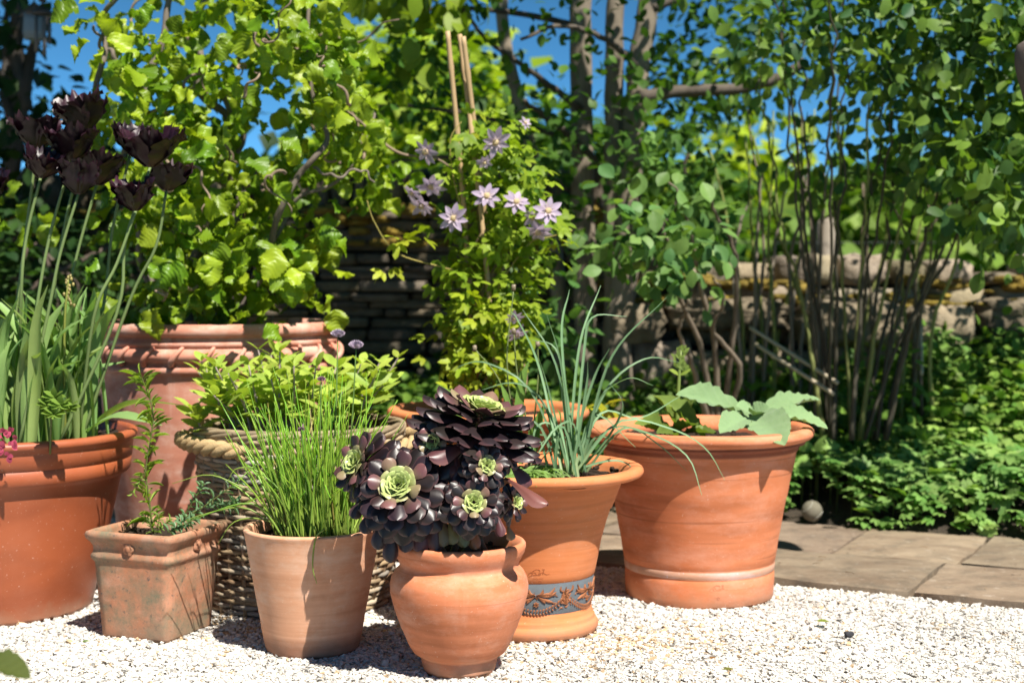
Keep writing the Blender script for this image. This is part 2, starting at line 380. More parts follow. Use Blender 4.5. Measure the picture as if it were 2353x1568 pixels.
# gravel chips
def chipT():
    V = np.array([(x, y, z) for x in (-1, 1) for y in (-1, 1) for z in (-1, 1)], float) * .5
    V *= np.array([1, .74, .42]); V += rng.normal(0, .12, V.shape)
    return V, np.array([[0, 1, 3, 2], [4, 6, 7, 5], [0, 4, 5, 1], [2, 3, 7, 6], [0, 2, 6, 4], [1, 5, 7, 3]])
CH = [chipT() for _ in range(12)]
def rot_rand(n, tilt=.5):
    a = rng.uniform(0, 2 * pi, n); y = np.stack([np.cos(a), np.sin(a), rng.normal(0, tilt, n)], -1)
    up = np.stack([rng.normal(0, tilt, n), rng.normal(0, tilt, n), np.ones(n)], -1)
    return frames(y, nz(up))
mb = MB(); n = 270000
X = rng.uniform(-1.9, 2.2, n); Y = rng.uniform(2.55, 5.0, n)
ok = (Y < path_front(X) + .0 + .012 * (vnoise(np.stack([X * 20, Y * 0, Y * 0], -1)) * 2 - 1)) & (np.abs(X) < Y * .42 + .25); X, Y = X[ok], Y[ok]; n = len(X)
sz = rng.uniform(.0045, .0085, n) + .004 * rng.random(n) ** 4 + .007 * (rng.random(n) < .012); Zg = rng.uniform(-.0065, -.0005, n) + .005 * vnoise(np.stack([X * 12, Y * 12, X * 0 + 5], -1))
stain = np.exp(-(((X - .25) / .25) ** 2 + ((Y - 3.25) / .12) ** 2)) + .7 * np.exp(-(((X + .62) / .2) ** 2 + ((Y - 3.45) / .2) ** 2))
t = rng.random((n, 1)); base = np.array([.59, .575, .54]) * (1 - t) + np.array([.68, .66, .62]) * t
tan = (rng.random(n) < .03 + .4 * stain)[:, None]; base = np.where(tan, np.array([.5, .37, .23]) * rng.uniform(.8, 1.15, (n, 1)), base)
base = base * (.86 + .2 * vnoise(np.stack([X * 5, Y * 5, X * 0 + 9], -1)))[:, None]; gry = (rng.random(n) < .06)[:, None]; base = np.where(gry, base * .7, base)
x, y, z = rot_rand(n, .2); pick = rng.integers(0, 12, n)
for k in range(12):
    q = pick == k; mb.inst(CH[k], np.stack([X, Y, Zg], -1)[q], Rm(x[q], y[q], z[q], sz[q], sz[q], sz[q]), base[q])
tag(mb.build('gravel', M['gravel'], smooth=False), kind='stuff', label='white limestone gravel with tan chips under the pots')

def rockmesh(c, size, col, ro=.12, yaw=0, mbx=None, n=3):
    """one weathered block: rounded, uneven box"""
    g = np.linspace(-1, 1, n + 1); V = []; Fa = []
    idx = {}
    def vid(a, b, cc):
        k = (round(a, 4), round(b, 4), round(cc, 4))
        if k not in idx: idx[k] = len(V); V.append(k)
        return idx[k]
    for ax in range(3):
        for s in (-1, 1):
            for i in range(n):
                for j in range(n):
                    q = []
                    for (a, b) in ((g[i], g[j]), (g[i + 1], g[j]), (g[i + 1], g[j + 1]), (g[i], g[j + 1])):
                        p = [0, 0, 0]; p[ax] = s; p[(ax + 1) % 3] = a; p[(ax + 2) % 3] = b; q.append(vid(*p))
                    Fa.append(q if s > 0 else q[::-1])
    V = np.array(V, float); r = np.linalg.norm(V, axis=1, keepdims=True)
    V = V * (1 - ro * (r - 1) / .73); V += rng.normal(0, ro * .35, V.shape)
    V *= np.asarray(size) / 2
    cy, sy = cos(yaw), sin(yaw); V = np.stack([V[:, 0] * cy - V[:, 1] * sy, V[:, 0] * sy + V[:, 1] * cy, V[:, 2]], -1) + np.asarray(c)
    mbx.add(V, np.array(Fa), col)
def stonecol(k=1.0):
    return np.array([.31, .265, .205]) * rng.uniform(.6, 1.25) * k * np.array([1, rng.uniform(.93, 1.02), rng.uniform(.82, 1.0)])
def stone_wall(name, label, x0, x1, y0, y1, z0, z1, hmin, hmax, lmin, lmax, cope, group=None, k=1.0, ro=.07):
    root = thing(name, label, 'wall', ((x0 + x1) / 2, (y0 + y1) / 2, z0)); mb = MB(); led = MB()
    L = sqrt((x1 - x0) ** 2 + (y1 - y0) ** 2); dx, dy = (x1 - x0) / L, (y1 - y0) / L; yaw = atan2(dy, dx)
    z = z0
    while z < z1:
        h = rng.uniform(hmin, hmax); s = -rng.random() * .2
        while s < L:
            l = min(rng.uniform(lmin, lmax), max(L - s, .04)); o = rng.normal(0, .015)
            c = (x0 + dx * (s + l / 2) - dy * o, y0 + dy * (s + l / 2) + dx * o, z + h / 2 + rng.normal(0, h * .08))
            rockmesh(c, (l * .975, .34 + rng.normal(0, .02), h * rng.uniform(.82, 1)), stonecol(k), ro, yaw + rng.normal(0, .02), mb)
            if z + h > z1 - .12 and rng.random() < .4:
                for q in range(6): rockmesh((c[0] + rng.uniform(-.4, .4) * l, c[1] - .15 + rng.normal(0, .02), z + h * .95 + rng.normal(0, .008)), (rng.uniform(.04, .11), .09, rng.uniform(.015, .04)), np.array([.34, .24, .05]) * rng.uniform(.6, 1.2), .3, rng.random() * .5, led)
            s += l
        z += h
    a_ = MB(); rockmesh(((x0 + x1) / 2, (y0 + y1) / 2 + .02, (z0 + z1) / 2 + .01), (L, .2, z1 - z0 + .05), (.05, .042, .032), .02, yaw, mb, 4)
    mb.build('stone_courses', M['rock'], root)
    s = 0; mm = led
    while s < L:
        l, hh, kind = cope(s)
        c = np.array([x0 + dx * (s + l / 2), y0 + dy * (s + l / 2), z + hh / 2 - .01])
        cm = MB(); rockmesh(c, (l * .93, .3, hh), stonecol(k * 1.05), .2, yaw + rng.normal(0, .08), cm, 4); cm.build('coping_stone', M['rock'], root)
        if rng.random() < .75:
            for q in range(4): rockmesh(c + np.array([rng.normal(0, l * .3), -.13 + rng.normal(0, .05), -hh / 2 + rng.normal(.005, .012)]), (rng.uniform(.06, .2), rng.uniform(.06, .12), rng.uniform(.02, .04)), np.array([.3, .22, .05]) * rng.uniform(.6, 1.2), .3, rng.random() * 3, mm)
        s += l
    mm.build('moss', M['moss'], root)
    return root
stone_wall('dry_stone_wall', 'tall shaded dry stone wall of thin courses behind the clematis and the hazel', -5.2, .35, 6.75, 6.35, .05, 1.06, .025, .06, .08, .42, lambda s: (rng.uniform(.06, .13), rng.uniform(.15, .23), 0), k=.55)  # stone colour darkened to carry the shade on this wall
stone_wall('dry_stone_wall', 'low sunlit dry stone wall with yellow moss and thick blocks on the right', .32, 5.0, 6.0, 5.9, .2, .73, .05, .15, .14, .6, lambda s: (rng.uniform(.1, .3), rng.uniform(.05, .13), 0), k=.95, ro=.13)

lw = MB(); ms = MB(); x = .36
while x < 5:                                            # thick lower footing that juts out and catches the sun
    l = rng.uniform(.2, .55); hh_ = rng.uniform(.12, .19)
    rockmesh((x + l / 2, 5.74 + rng.normal(0, .03), .70 - hh_ / 2 + rng.normal(0, .015)), (l * .98, .34, hh_), np.array([.3, .245, .17]) * rng.uniform(.55, 1.2), .2, rng.normal(0, .08), lw, 7)
    rockmesh((x + l / 2 + .1, 5.8, .46), (l * 1.1, .3, rng.uniform(.1, .2)), stonecol(1.1), .15, rng.normal(0, .05), lw, 5)
    for q in range(int(l * 60)): rockmesh((x + rng.random() * l, 5.66 + rng.random() * .2, .70 + rng.normal(0, .012)), (rng.uniform(.03, .11), rng.uniform(.03, .08), rng.uniform(.012, .03)), np.array([.36, .27, .055]) * rng.uniform(.5, 1.25), .35, rng.random() * 3, ms, 3)
    x += l
lowwall = [o for o in bpy.data.objects if o.get('category') == 'wall' and 'low' in o['label']][0]
lw.build('footing_stones', M['rock'], lowwall); ms.build('moss', M['moss'], lowwall)
# ------------------------------------------------------------------ pots
def sil(xc, d, pts):
    s = d / F; return [((x - xc) * s, H - (y - HZ) * s) for x, y in pts]
def soil_in(root, cx, cy, r, z, seed=0, col=(.035, .022, .014)):
    mb = MB(); seg, nr = 48, 12
    pr = [(r * (k / nr), z) for k in range(nr + 1)]; pr[0] = (.0005, z)
    lathe(mb, pr, cx, cy, seg, col)
    V = mb.v[0]; V[:, 2] += .018 * (vnoise(V * 28 + seed) - .5) + .02 * (vnoise(V * 9 + seed) - .5)
    for _ in range(70):
        a, q = rng.uniform(0, 2 * pi), r * sqrt(rng.random()) * .96
        rockmesh((cx + q * cos(a), cy + q * sin(a), z + .004), rng.uniform(.005, .014, 3), np.array(col) * rng.uniform(.6, 2.6), .25, rng.random() * 3, mb, 2)
    return mb.build('soil', M['soil'], root)

# urn
d = 3.01; UX, UY = (1055 - CX) * d / F, d
root = urn = thing('terracotta_urn', 'small bellied terracotta urn at the front holding the dark succulent', 'plant pot', (UX, UY, 0))
pr = [(.001, .004), (.066, .002), (.0715, 0)] + [(.0745, .008), (.0775, .026), (.0762, .029), (.0795, .032)] + sil(1055, d, [(1160, 1492), (1175, 1468), (1189, 1437), (1200, 1406), (1209, 1380), (1214, 1355), (1214.5, 1338), (1211, 1321), (1204, 1308), (1195, 1299), (1192, 1293), (1195, 1284), (1200, 1276), (1206, 1264), (1208, 1252), (1207, 1245), (1203, 1240), (1196, 1240)]) + [(.119, .245), (.113, .225), (.114, .2), (.1, .19)]
mb = MB(); lathe(mb, refine(pr), UX, UY, 96, wob=.007, rib=.0026); mb.build('pot_body', M['urn'], root)
soil_in(root, UX, UY, .118, .236, 1)

# tapered round pot
d = 3.19; RX, RY = (718 - CX) * d / F, d
root = thing('tapered_pot', 'plain pale tapered terracotta pot planted with chives', 'plant pot', (RX, RY, 0))
pr = [(.001, .003), (.094, .002), (.099, 0), (.1015, .008), (.125, .135), (.1462, .252)] + arc(.1442, .2585, .0045, -20, 90, 4) + [(.138, .263), (.1335, .259), (.1315, .235), (.125, .2)]
mb = MB(); lathe(mb, refine(pr), RX, RY, 96, wob=.005, rib=.0012)
V = mb.v[0]; low = np.clip((.045 + .02 * (vnoise(V * 14) - .5) - V[:, 2]) / .02, 0, 1)[:, None]; mb.c[0] = 1 - low * np.array([.42, .5, .52])
mb.build('pot_body', M['round'], root); soil_in(root, RX, RY, .1325, .238, 2)

# tulip pot
d = 3.59; TX, TY = (-17 - CX) * d / F, d
root = thing('wide_pot', 'large smooth orange terracotta pot full of dark tulips at the left edge', 'plant pot', (TX, TY, 0))
pr = [(.001, .003), (.225, .002), (.234, 0), (.236, .01), (.303, .315), (.318, .325), (.324, .332), (.328, .3605), (.3265, .3615), (.3265, .3625), (.3285, .3635), (.331, .394), (.3305, .398), (.332, .402), (.336, .405)] + arc(.331, .417, .011, -50, 100, 8) + [(.322, .428), (.317, .42), (.312, .4), (.3, .33)]
mb = MB(); lathe(mb, refine(pr, .02), TX, TY, 120, wob=.002); mb.build('pot_body', M['tulippot'], root); soil_in(root, TX, TY, .312, .402, 3)

# giant banded pot
d = 4.22; GX, GY = (500 - CX) * d / F, d; ds = d / F
root = giant = thing('huge_banded_pot', 'huge pink terracotta pot with rope band below its rim holding the hazel', 'plant pot', (GX, GY, 0))
pr = [(.001, .003), (.25, .002), (.262, 0), (.268, .02), (.3, .25), (.318, .42), (.326, .536), (.331, .54)] + arc(.328, .55, .011, -60, 70, 6) + [(.327, .564), (.328, .57)] + arc(.322, .59, .026, -50, 50, 8, .021) + [(.329, .612)] + arc(.332, .6195, .0085, -70, 70, 6) + [(.33, .63), (.332, .638)] + arc(.336, .655, .016, -60, 110, 9, .018) + [(.312, .672), (.304, .66), (.3, .62), (.295, .55)]
mb = MB(); lathe(mb, refine(pr, .02), GX, GY, 140, wob=.004); mb.build('pot_body', M['giant'], root)
mb = MB()
for k in range(26):                                     # slanting swags that cross the band
    a0 = k * 2 * pi / 26
    pts = [(GX + (.322 + .027 * cos(q) + .004) * cos(a0 + .035 * sin(q) * 1.5), GY + (.322 + .027 * cos(q) + .004) * sin(a0 + .035 * sin(q) * 1.5), .59 + .024 * sin(q)) for q in np.linspace(-1.35, 1.3, 9)]
    mb = MB(); tube(mb, pts, [.011, .009, .007, .006, .004], 7, rough=.1); mb.build('rope_swag', M['giant'], root)
soil_in(root, GX, GY, .3, .648, 4)
for a in (-1.2, -1.95, .6, 2.2): mb = MB(); rockmesh((GX + .318 * cos(a + .3), GY + .25 * sin(a), .668), (.05, .02, .022), (.8, .8, .8), .2, a, mb); mb.build('crock', M['giant'], root)

# square pot
a = radians(22); LV = np.array([-cos(a), sin(a)]); RV = np.array([sin(a), cos(a)]); SQ = np.array([-.800, 3.34])
root = thing('square_pot', 'small square weathered terracotta pot with moulded rim and mossy sides', 'plant pot', (SQ[0], SQ[1], 0))
prs = [(.001, .004), (.08, .003), (.0865, 0), (.088, .006), (.1005, .168), (.1035, .172), (.1065, .1775), (.1065, .183), (.104, .188), (.1025, .192), (.1035, .203), (.108, .213), (.1135, .219), (.1155, .2235), (.1165, .23), (.114, .236), (.109, .238), (.1035, .2355), (.1015, .228), (.097, .2), (.09, .15)]
prs = refine(prs, .011)
mb = MB(); per = []
m_ = 10; cr = .1
for k in range(4):                                     # rounded square section
    c0, c1 = [(1, 1), (-1, 1), (-1, -1), (1, -1)][k], [(-1, 1), (-1, -1), (1, -1), (1, 1)][k]
    for q in np.linspace(0, 1, m_, endpoint=False):
        e = .5 - .5 * cos(pi * q) if False else q
        per.append((c0[0] + (c1[0] - c0[0]) * e, c0[1] + (c1[1] - c0[1]) * e))
per = np.array(per); rr = np.linalg.norm(per, axis=1, keepdims=True); per = per * (1 - .035 * np.clip((rr - 1.25) / .164, 0, 1))
nP, nR = len(per), len(prs); V = []
for r_, z_ in prs:
    q = per * r_; xy = SQ + q[:, :1] * RV + q[:, 1:] * LV; V.append(np.column_stack([xy, np.full(nP, z_)]))
V = np.concatenate(V); V[:, :2] += .0018 * (np.stack([vnoise(V * 60), vnoise(V * 60 + 9)], -1) - .5)
i, j = np.meshgrid(np.arange(nR - 1), np.arange(nP), indexing='ij'); j2 = (j + 1) % nP
mb.add(V, np.stack([i * nP + j, i * nP + j2, (i + 1) * nP + j2, (i + 1) * nP + j], -1).reshape(-1, 4))
sqb = mb.build('pot_body', M['square'], root)
for nv in (-RV, -LV):                                  # moulded rosette on each visible face
    mb = MB(); tv = np.array([-nv[1], nv[0]]); c = SQ + nv * .1045
    def on(u, v, o): return np.array([*(c + tv * u + nv * o), .203 + v])
    V = [on(0, 0, .008)]; 
    for rr_, o in ((.005, .0075), (.0075, .004), (.011, .0065), (.0135, .001)):
        for q in range(20):
            an = q * 2 * pi / 20; k = 1 + (.14 * cos(5 * an) if rr_ > .006 else 0); V.append(on(rr_ * k * cos(an), rr_ * k * 1.2 * sin(an), o))
    mb.add(V, [[0, 1 + q, 1 + (q + 1) % 20] for q in range(20)], (.95, .9, .88))
    e = mb.n - len(V); Q = [[1 + r_ * 20 + q, 1 + (r_ + 1) * 20 + q, 1 + (r_ + 1) * 20 + (q + 1) % 20, 1 + r_ * 20 + (q + 1) % 20] for r_ in range(3) for q in range(20)]
    mb.fl.append(np.array(Q).ravel() + e); mb.fs.append(np.full(len(Q), 4)); mb.mi.append(np.zeros(len(Q), int))
    mb.build('rosette_boss', M['square'], root)
mb = MB(); g = np.linspace(-1, 1, 13); U, W = np.meshgrid(g, g, indexing='ij'); xy = SQ + U[..., None] * .1 * RV + W[..., None] * .1 * LV
V = np.concatenate([xy, (.212 + .02 * (vnoise(np.stack([U * 4, W * 4, U * 0], -1)) - .5))[..., None]], -1).reshape(-1, 3)
i, j = np.meshgrid(np.arange(12), np.arange(12), indexing='ij'); mb.add(V, np.stack([i * 13 + j, (i + 1) * 13 + j, (i + 1) * 13 + j + 1, i * 13 + j + 1], -1).reshape(-1, 4), (.04, .026, .016))
mb.build('soil', M['soil'], root)

# decorated flared pot
d = 3.37; DX, DY = (1225 - CX) * d / F, d
root = deco = thing('flared_pot', 'flared orange terracotta pot with blue-grey relief frieze behind the urn', 'plant pot', (DX, DY, 0))
def sd(pts): return sil(1225, d, pts)
pr = [(.001, .003), (.137, .002), (.143, 0)] + arc(.139, .016, .0085, -50, 60, 6, .013) + [(.1405, .029), (.1385, .031), (.139, .036), (.137, .041), (.1345, .042), (.1345, .047), (.1325, .05), (.1325, .055), (.1312, .058)]
zf0, zf1, rf0, rf1 = .058, .128, .1312, .1375
pr += [(rf0, zf0 + .001), (rf1, zf1), (.1392, .1295)] + sd([(1374, 1270), (1381, 1233), (1393, 1190), (1408, 1145), (1424, 1108), (1436, 1090)]) + [(.219, .349), (.231, .352)] + arc(.239, .3605, .0115, -80, 95, 8) + [(.225, .371), (.214, .362), (.203, .34), (.18, .28)]
mb = MB(); lathe(mb, refine(pr), DX, DY, 120, wob=.003); mb.build('pot_body', M['deco'], root)
mb = MB(); lathe(mb, [(rf0 + .0005, zf0 + .001), (rf0 + .001, zf0 + .0025), (rf1 + .0008, zf1 - .001), (rf1 + .0002, zf1)], DX, DY, 120, (.125, .15, .17)); mb.build('frieze_ground', M['blue'], root)
relief = MB()
def onpot(aa, z, o):                                   # point on the frieze: angle, height, proud by o
    r = rf0 + (rf1 - rf0) * (z - zf0) / (zf1 - zf0) + .0008 + o
    return np.stack([DX + r * np.cos(aa), DY + r * np.sin(aa), z + 0 * aa], -1)
def petal(am, zm, x0, y0, x1, y1, wd, curl=0, hgt=.0035):
    """raised teardrop from x0,y0 to x1,y1 (metres on the surface, around angle am and height zm)"""
    n = 8; t = np.linspace(0, 1, n); dx, dy = x1 - x0, y1 - y0; L = sqrt(dx * dx + dy * dy); px, py = -dy / L, dx / L
    bend = curl * np.sin(t * pi / 1.2) * L; cx_ = x0 + dx * t + px * bend; cy_ = y0 + dy * t + py * bend
    w_ = wd * np.clip(np.sin(pi * t ** 1.7 * .97 + .06), .1, 1)
    rows = [onpot(am + (cx_ + px * w_ * q) / .135, zm + cy_ + py * w_ * q, hgt * hh) for q, hh in ((-1, -.05), (-.55, .8), (0, .55), (.55, .8), (1, -.05))]
    V = np.stack(rows, 1).reshape(-1, 3); i, j = np.meshgrid(np.arange(n - 1), np.arange(4), indexing='ij')
    relief.add(V, np.stack([i * 5 + j, i * 5 + j + 1, (i + 1) * 5 + j + 1, (i + 1) * 5 + j], -1).reshape(-1, 4), np.array([.5, .56, .66]) * rng.uniform(.85, 1.15))
NM = 6; A0 = atan2(-1, 0) + .03
for k in range(NM):
    am = A0 + k * 2 * pi / NM; zm = .102; Wm = 2 * pi / NM * .135
    for an, L, cu in ((20, .046, -.2), (-6, .042, .12), (-28, .044, -.05), (-52, .032, .1), (160, .046, .2), (186, .042, -.12), (208, .044, .05), (232, .032, -.1), (62, .026, -.4), (118, .026, .4), (40, .05, -.3), (140, .05, .3)):
        petal(am, zm, .002 * cos(radians(an)), .002 * sin(radians(an)), L * cos(radians(an)), L * .72 * sin(radians(an)), .0036, cu)
    for q in np.linspace(-1, 1, 21):                    # hanging garland of leaves
        gx_ = q * Wm * .48; gz = -.038 + .034 * q * q
        for s in (-1, 1): petal(am, zm, gx_, gz, gx_ + .005 + .002 * q, gz + s * .006 + .004 * q, .0019, .1 * s, .004)
    for q in range(16):
        ax_, az_, an = rng.uniform(-.5, .5) * Wm, rng.uniform(-.036, .016), rng.uniform(0, 6.28); petal(am, zm, ax_, az_, ax_ + .011 * cos(an), az_ + .007 * sin(an), .0016, .4, .0022)
    for an in range(0, 360, 60): petal(am, zm - .02, 0, 0, .0065 * cos(radians(an + 30)), .0065 * sin(radians(an + 30)), .0022, 0, .004)
    for s in (-1, 1):                                   # upright palmette between two motifs
        for an, L in ((90, .04), (68, .038), (48, .034), (25, .03)): petal(am + Wm * .5 * s / .135, zm - .024, 0, 0, L * cos(radians(an)) * s * .5 * -1, L * sin(radians(an)), .0024, .1)
        petal(am + Wm * .5 * s / .135, zm + .004, -.004 * s, 0, -.012 * s, .016, .003, .4 * s)
relief.build('relief_ornament', M['deco'], root)
def signature(root, name, fx, strokes, r=.0005, col=(.62, .56, .52), mat='deco'):
    mb = MB()
    for st in strokes:
        p = smoothpath(np.array(st, float), 10); tube(mb, fx(p[:, 0], p[:, 1]), r, 4, col)
    return mb.build(name, M[mat], root)
def text_on(root, body, size, fx, mat, col):
    cu = bpy.data.curves.new('t', 'FONT'); cu.body = body; cu.size = size; cu.align_x = 'CENTER'
    o = bpy.data.objects.new('t', cu); COL.objects.link(o); dg = bpy.context.evaluated_depsgraph_get(); me = bpy.data.meshes.new_from_object(o.evaluated_get(dg))
    bpy.data.objects.remove(o); V = np.array([v.co[:] for v in me.vertices]); tris = []
    me.calc_loop_triangles(); tris = [list(t.vertices) for t in me.loop_triangles]
    mb = MB(); mb.add(fx(V[:, 0], V[:, 1]), tris, col); bpy.data.meshes.remove(me); return mb.build('stamped_lettering', M[mat], root)
def rad_at(prof, z):
    pz = np.array([p[1] for p in prof]); prr = np.array([p[0] for p in prof]); return np.interp(z, pz, prr)
outer = [q for q in pr[12:] if True][:18]
def dsurf(am, zm):
    def f(x, y):
        z = zm + np.asarray(y); o = [p for p in ((.1392, .1295), *sd([(1374, 1270), (1381, 1233), (1393, 1190)]))]; r = rad_at(o, z) * 1.0 + .0004
        return np.stack([DX + r * np.cos(am + np.asarray(x) / .14), DY + r * np.sin(am + np.asarray(x) / .14), z], -1)
    return f
am = -pi / 2 + .06; sg = [[(-.022, 0), (-.018, .006), (-.012, .007), (-.014, .001), (-.008, .008), (-.004, .002)], [(-.012, .009), (-.004, .014), (.004, .012), (.002, .009)], [(0, .003), (.004, .006), (.006, .003), (.003, .002), (.008, .007), (.01, .002)], [(.008, .013), (.014, .014), (.01, .008), (.018, .002), (.025, .004)], [(-.02, -.003), (-.01, .001), (.004, .001)]]
signature(root, 'signature', dsurf(am, .148), sg); text_on(root, 'ENGLAND', .005, dsurf(am, .1385), 'deco', (.66, .6, .56))
signature(root, 'seal', dsurf(am + .03, .1335), [[(.0035 * cos(q), .003 * sin(q)) for q in np.linspace(0, 6.28, 9)], [(-.002, 0), (0, .001), (.002, -.001)]], .0004)
soil_in(root, DX, DY, .21, .347, 5)

# big right pot
d = 3.73; BX, BY = (1606 - CX) * d / F, d
root = thing('large_round_pot', 'large round orange terracotta pot with thick rim standing beside the stone path', 'plant pot', (BX, BY, 0))
pr = [(.001, .003), (.172, .002), (.1815, 0), (.184, .006), (.1865, .068), (.1852, .07), (.188, .073), (.1888, .088), (.187, .091), (.189, .094), (.2, .16), (.213, .23), (.227, .3), (.2395, .352), (.242, .366), (.247, .372), (.246, .378), (.252, .384), (.262, .386), (.264, .391), (.2625, .393), (.276, .399)] + arc(.271, .412, .0135, -50, 100, 9) + [(.258, .425), (.249, .419), (.242, .4), (.225, .33)]
mb = MB(); lathe(mb, refine(pr), BX, BY, 120, wob=.004, rib=.0022)
V = mb.v[0]; rad = np.hypot(V[:, 0] - BX, V[:, 1] - BY); V[:, 2] += 0
q = ((V[:, 2] > .072) & (V[:, 2] < .0895) & (rad > .17))[:, None]; mb.c[0] = np.where(q, np.array([1.0, 1.75, 2.9]), 1)
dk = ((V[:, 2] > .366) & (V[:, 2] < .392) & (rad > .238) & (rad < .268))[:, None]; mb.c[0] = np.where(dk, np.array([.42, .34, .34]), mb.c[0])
mb.build('pot_body', M['big'], root); soil_in(root, BX, BY, .247, .385, 6)
def bsurf(am, zm):
    def f(x, y):
        z = zm + np.asarray(y); r = rad_at([(.184, .006), (.1865, .068)], z) + .0004
        return np.stack([BX + r * np.cos(am + np.asarray(x) / .19), BY + r * np.sin(am + np.asarray(x) / .19), z], -1)
    return f
signature(root, 'signature', bsurf(-pi / 2 + .12, .046), sg, .0005, (.66, .6, .56), 'big')
signature(root, 'seal', bsurf(-pi / 2 + .12, .028), [[(.0035 * cos(q), .003 * sin(q)) for q in np.linspace(0, 6.28, 9)]], .0004, (.5, .4, .4), 'big')

# clematis pot behind
d = 4.15; KX, KY = (1122 - CX) * d / F, d
root = thing('rimmed_pot', 'orange terracotta pot half hidden behind the succulent and holding the clematis', 'plant pot', (KX, KY, 0))
pr = [(.001, .003), (.17, .002), (.178, 0), (.182, .01), (.225, .36), (.237, .374), (.24, .383), (.262, .39), (.266, .4)] + arc(.268, .42, .0145, -60, 100, 8) + [(.25, .433), (.243, .42), (.235, .39), (.225, .33)]
mb = MB(); lathe(mb, refine(pr, .02), KX, KY, 96, wob=.004); mb.build('pot_body', M['deco'], root); soil_in(root, KX, KY, .24, .4, 7)

# ------------------------------------------------------------------ wicker basket
d = 3.66; WX, WY = (690 - CX) * d / F, d
root = thing('wicker_basket', 'round woven willow basket with rope handles planted with golden sage', 'basket', (WX, WY, 0))
NS = 34
def wr(z): return .222 + .03 * (z / .42)
weave = MB()
for row in range(35):
    z = .012 + row * .0119; na = NS * 4; aa = np.linspace(0, 2 * pi, na + 1)[:-1]
    ph = row * pi
    for sub in range(1):
        r = wr(z) + .0045 * .75 * np.cos(NS / 2 * aa + ph) + rng.normal(0, .0008, na)
        zz = z + .0018 * np.sin(3 * aa + row) + rng.normal(0, .0007, na)
        pts = np.stack([WX + r * np.cos(aa), WY + r * np.sin(aa), zz], -1); pts = np.vstack([pts, pts[:2]])
        seg_c = np.repeat(rng.choice(5, 14), 14)[:na + 2]; seg_c = np.concatenate([seg_c, np.full(max(0, na + 2 - len(seg_c)), 2)])
        pal = np.array([[.4, .3, .19], [.5, .42, .31], [.3, .2, .12], [.44, .33, .2], [.38, .35, .3]])
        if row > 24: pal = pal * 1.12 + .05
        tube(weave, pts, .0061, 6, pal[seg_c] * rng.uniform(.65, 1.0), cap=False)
weave.build('woven_wall', M['wicker'], root)
mb = MB()
for k in range(NS):
    a = k * 2 * pi / NS; tube(mb, [(WX + wr(z) * cos(a), WY + wr(z) * sin(a), z) for z in (0.002, .14, .28, .43)], .0055, 6, (.36, .26, .17))
mb.build('stakes', M['wicker'], root)
mb = MB()
for k in range(5):                                     # plaited rim
    aa = np.linspace(0, 2 * pi, 160); q = aa * 4 + k * 2 * pi / 5
    pts = np.stack([WX + (.25 + .006 * np.cos(q)) * np.cos(aa), WY + (.25 + .006 * np.cos(q)) * np.sin(aa), .428 + .009 * np.sin(q)], -1)
    tube(mb, pts, .0062, 6, np.array([.36, .28, .18]) * rng.uniform(.7, 1.15), cap=False)
mb.build('plaited_rim', M['wicker'], root)
def rope(root, pts, R=.0095, r=.0095, tw=75):
    mb = MB(); p = smoothpath(pts, 110); tg = nz(np.gradient(p, axis=0)); L = np.cumsum(np.r_[0, np.linalg.norm(np.diff(p, axis=0), axis=1)])
    x, y, z = frames(tg, np.tile([0.05, .1, 1.0], (len(p), 1)))
    for k in range(3):
        q = L * tw + k * 2 * pi / 3; tube(mb, p + (np.cos(q) * R)[:, None] * x + (np.sin(q) * R)[:, None] * z, r, 8, (.5, .36, .19), rough=.12)
    return mb.build('rope_handle', M['rope'], root)
def wp(deg, r, z): a = radians(deg); return (WX + r * cos(a), WY + r * sin(a), z)
rope(root, [wp(-112, .25, .39), wp(-122, .262, .396), wp(-138, .27, .398), wp(-155, .276, .4), wp(-168, .284, .402), wp(-176, .287, .402), wp(-184, .276, .402), wp(-200, .268, .4), wp(-220, .262, .394), wp(-238, .25, .39)], .0105, .0105, 58)
rope(root, [wp(-40, .25, .38), wp(-22, .275, .39), wp(-5, .3, .4), wp(10, .305, .402), wp(28, .28, .395), wp(45, .25, .385)])
soil_in(root, WX, WY, .24, .4, 8)

# ------------------------------------------------------------------ aeonium
aeo = thing('dark_succulent', 'branching succulent with black-purple rosettes and lime centres in the urn', 'succulent', (UX, UY, .236))
def spoonT():
    ns, u = 9, np.linspace(-1, 1, 7); V = []; sh = []
    wf = lambda t: .07 + .93 * np.clip((t - .05) / .7, 0, 1) ** 1.3 if t < .74 else sqrt(max(0, 1 - ((t - .74) / .262) ** 2)) * 1.0
    for top in (1, 0):
        for k in range(ns + 1):
            t = [0, .15, .3, .45, .58, .7, .81, .9, .965, 1][k]; w_ = max(wf(t), .03)
            for q in u:
                th = .045 * sqrt(max(0, 1 - q * q)) * (.6 + .4 * sin(pi * min(t, .97)))
                V.append((q * w_ * .5, t, (th if top else -th * .8) - .10 * q * q * w_ - .1 * max(0, t - .5) ** 2)); sh.append((t, abs(q)))
    k = 7; nn = (ns + 1) * k; i, j = np.meshgrid(np.arange(ns), np.arange(k - 1), indexing='ij')
    A = np.stack([i * k + j, i * k + j + 1, (i + 1) * k + j + 1, (i + 1) * k + j], -1).reshape(-1, 4)
    return np.array(V), np.vstack([A, (A + nn)[:, ::-1]]), np.array(sh)
SP = spoonT()
GREEN, PINK, DARK, RED = np.array([.43, .52, .17]), np.array([.2, .08, .085]), np.array([.019, .0125, .0135]), np.array([.075, .022, .024])
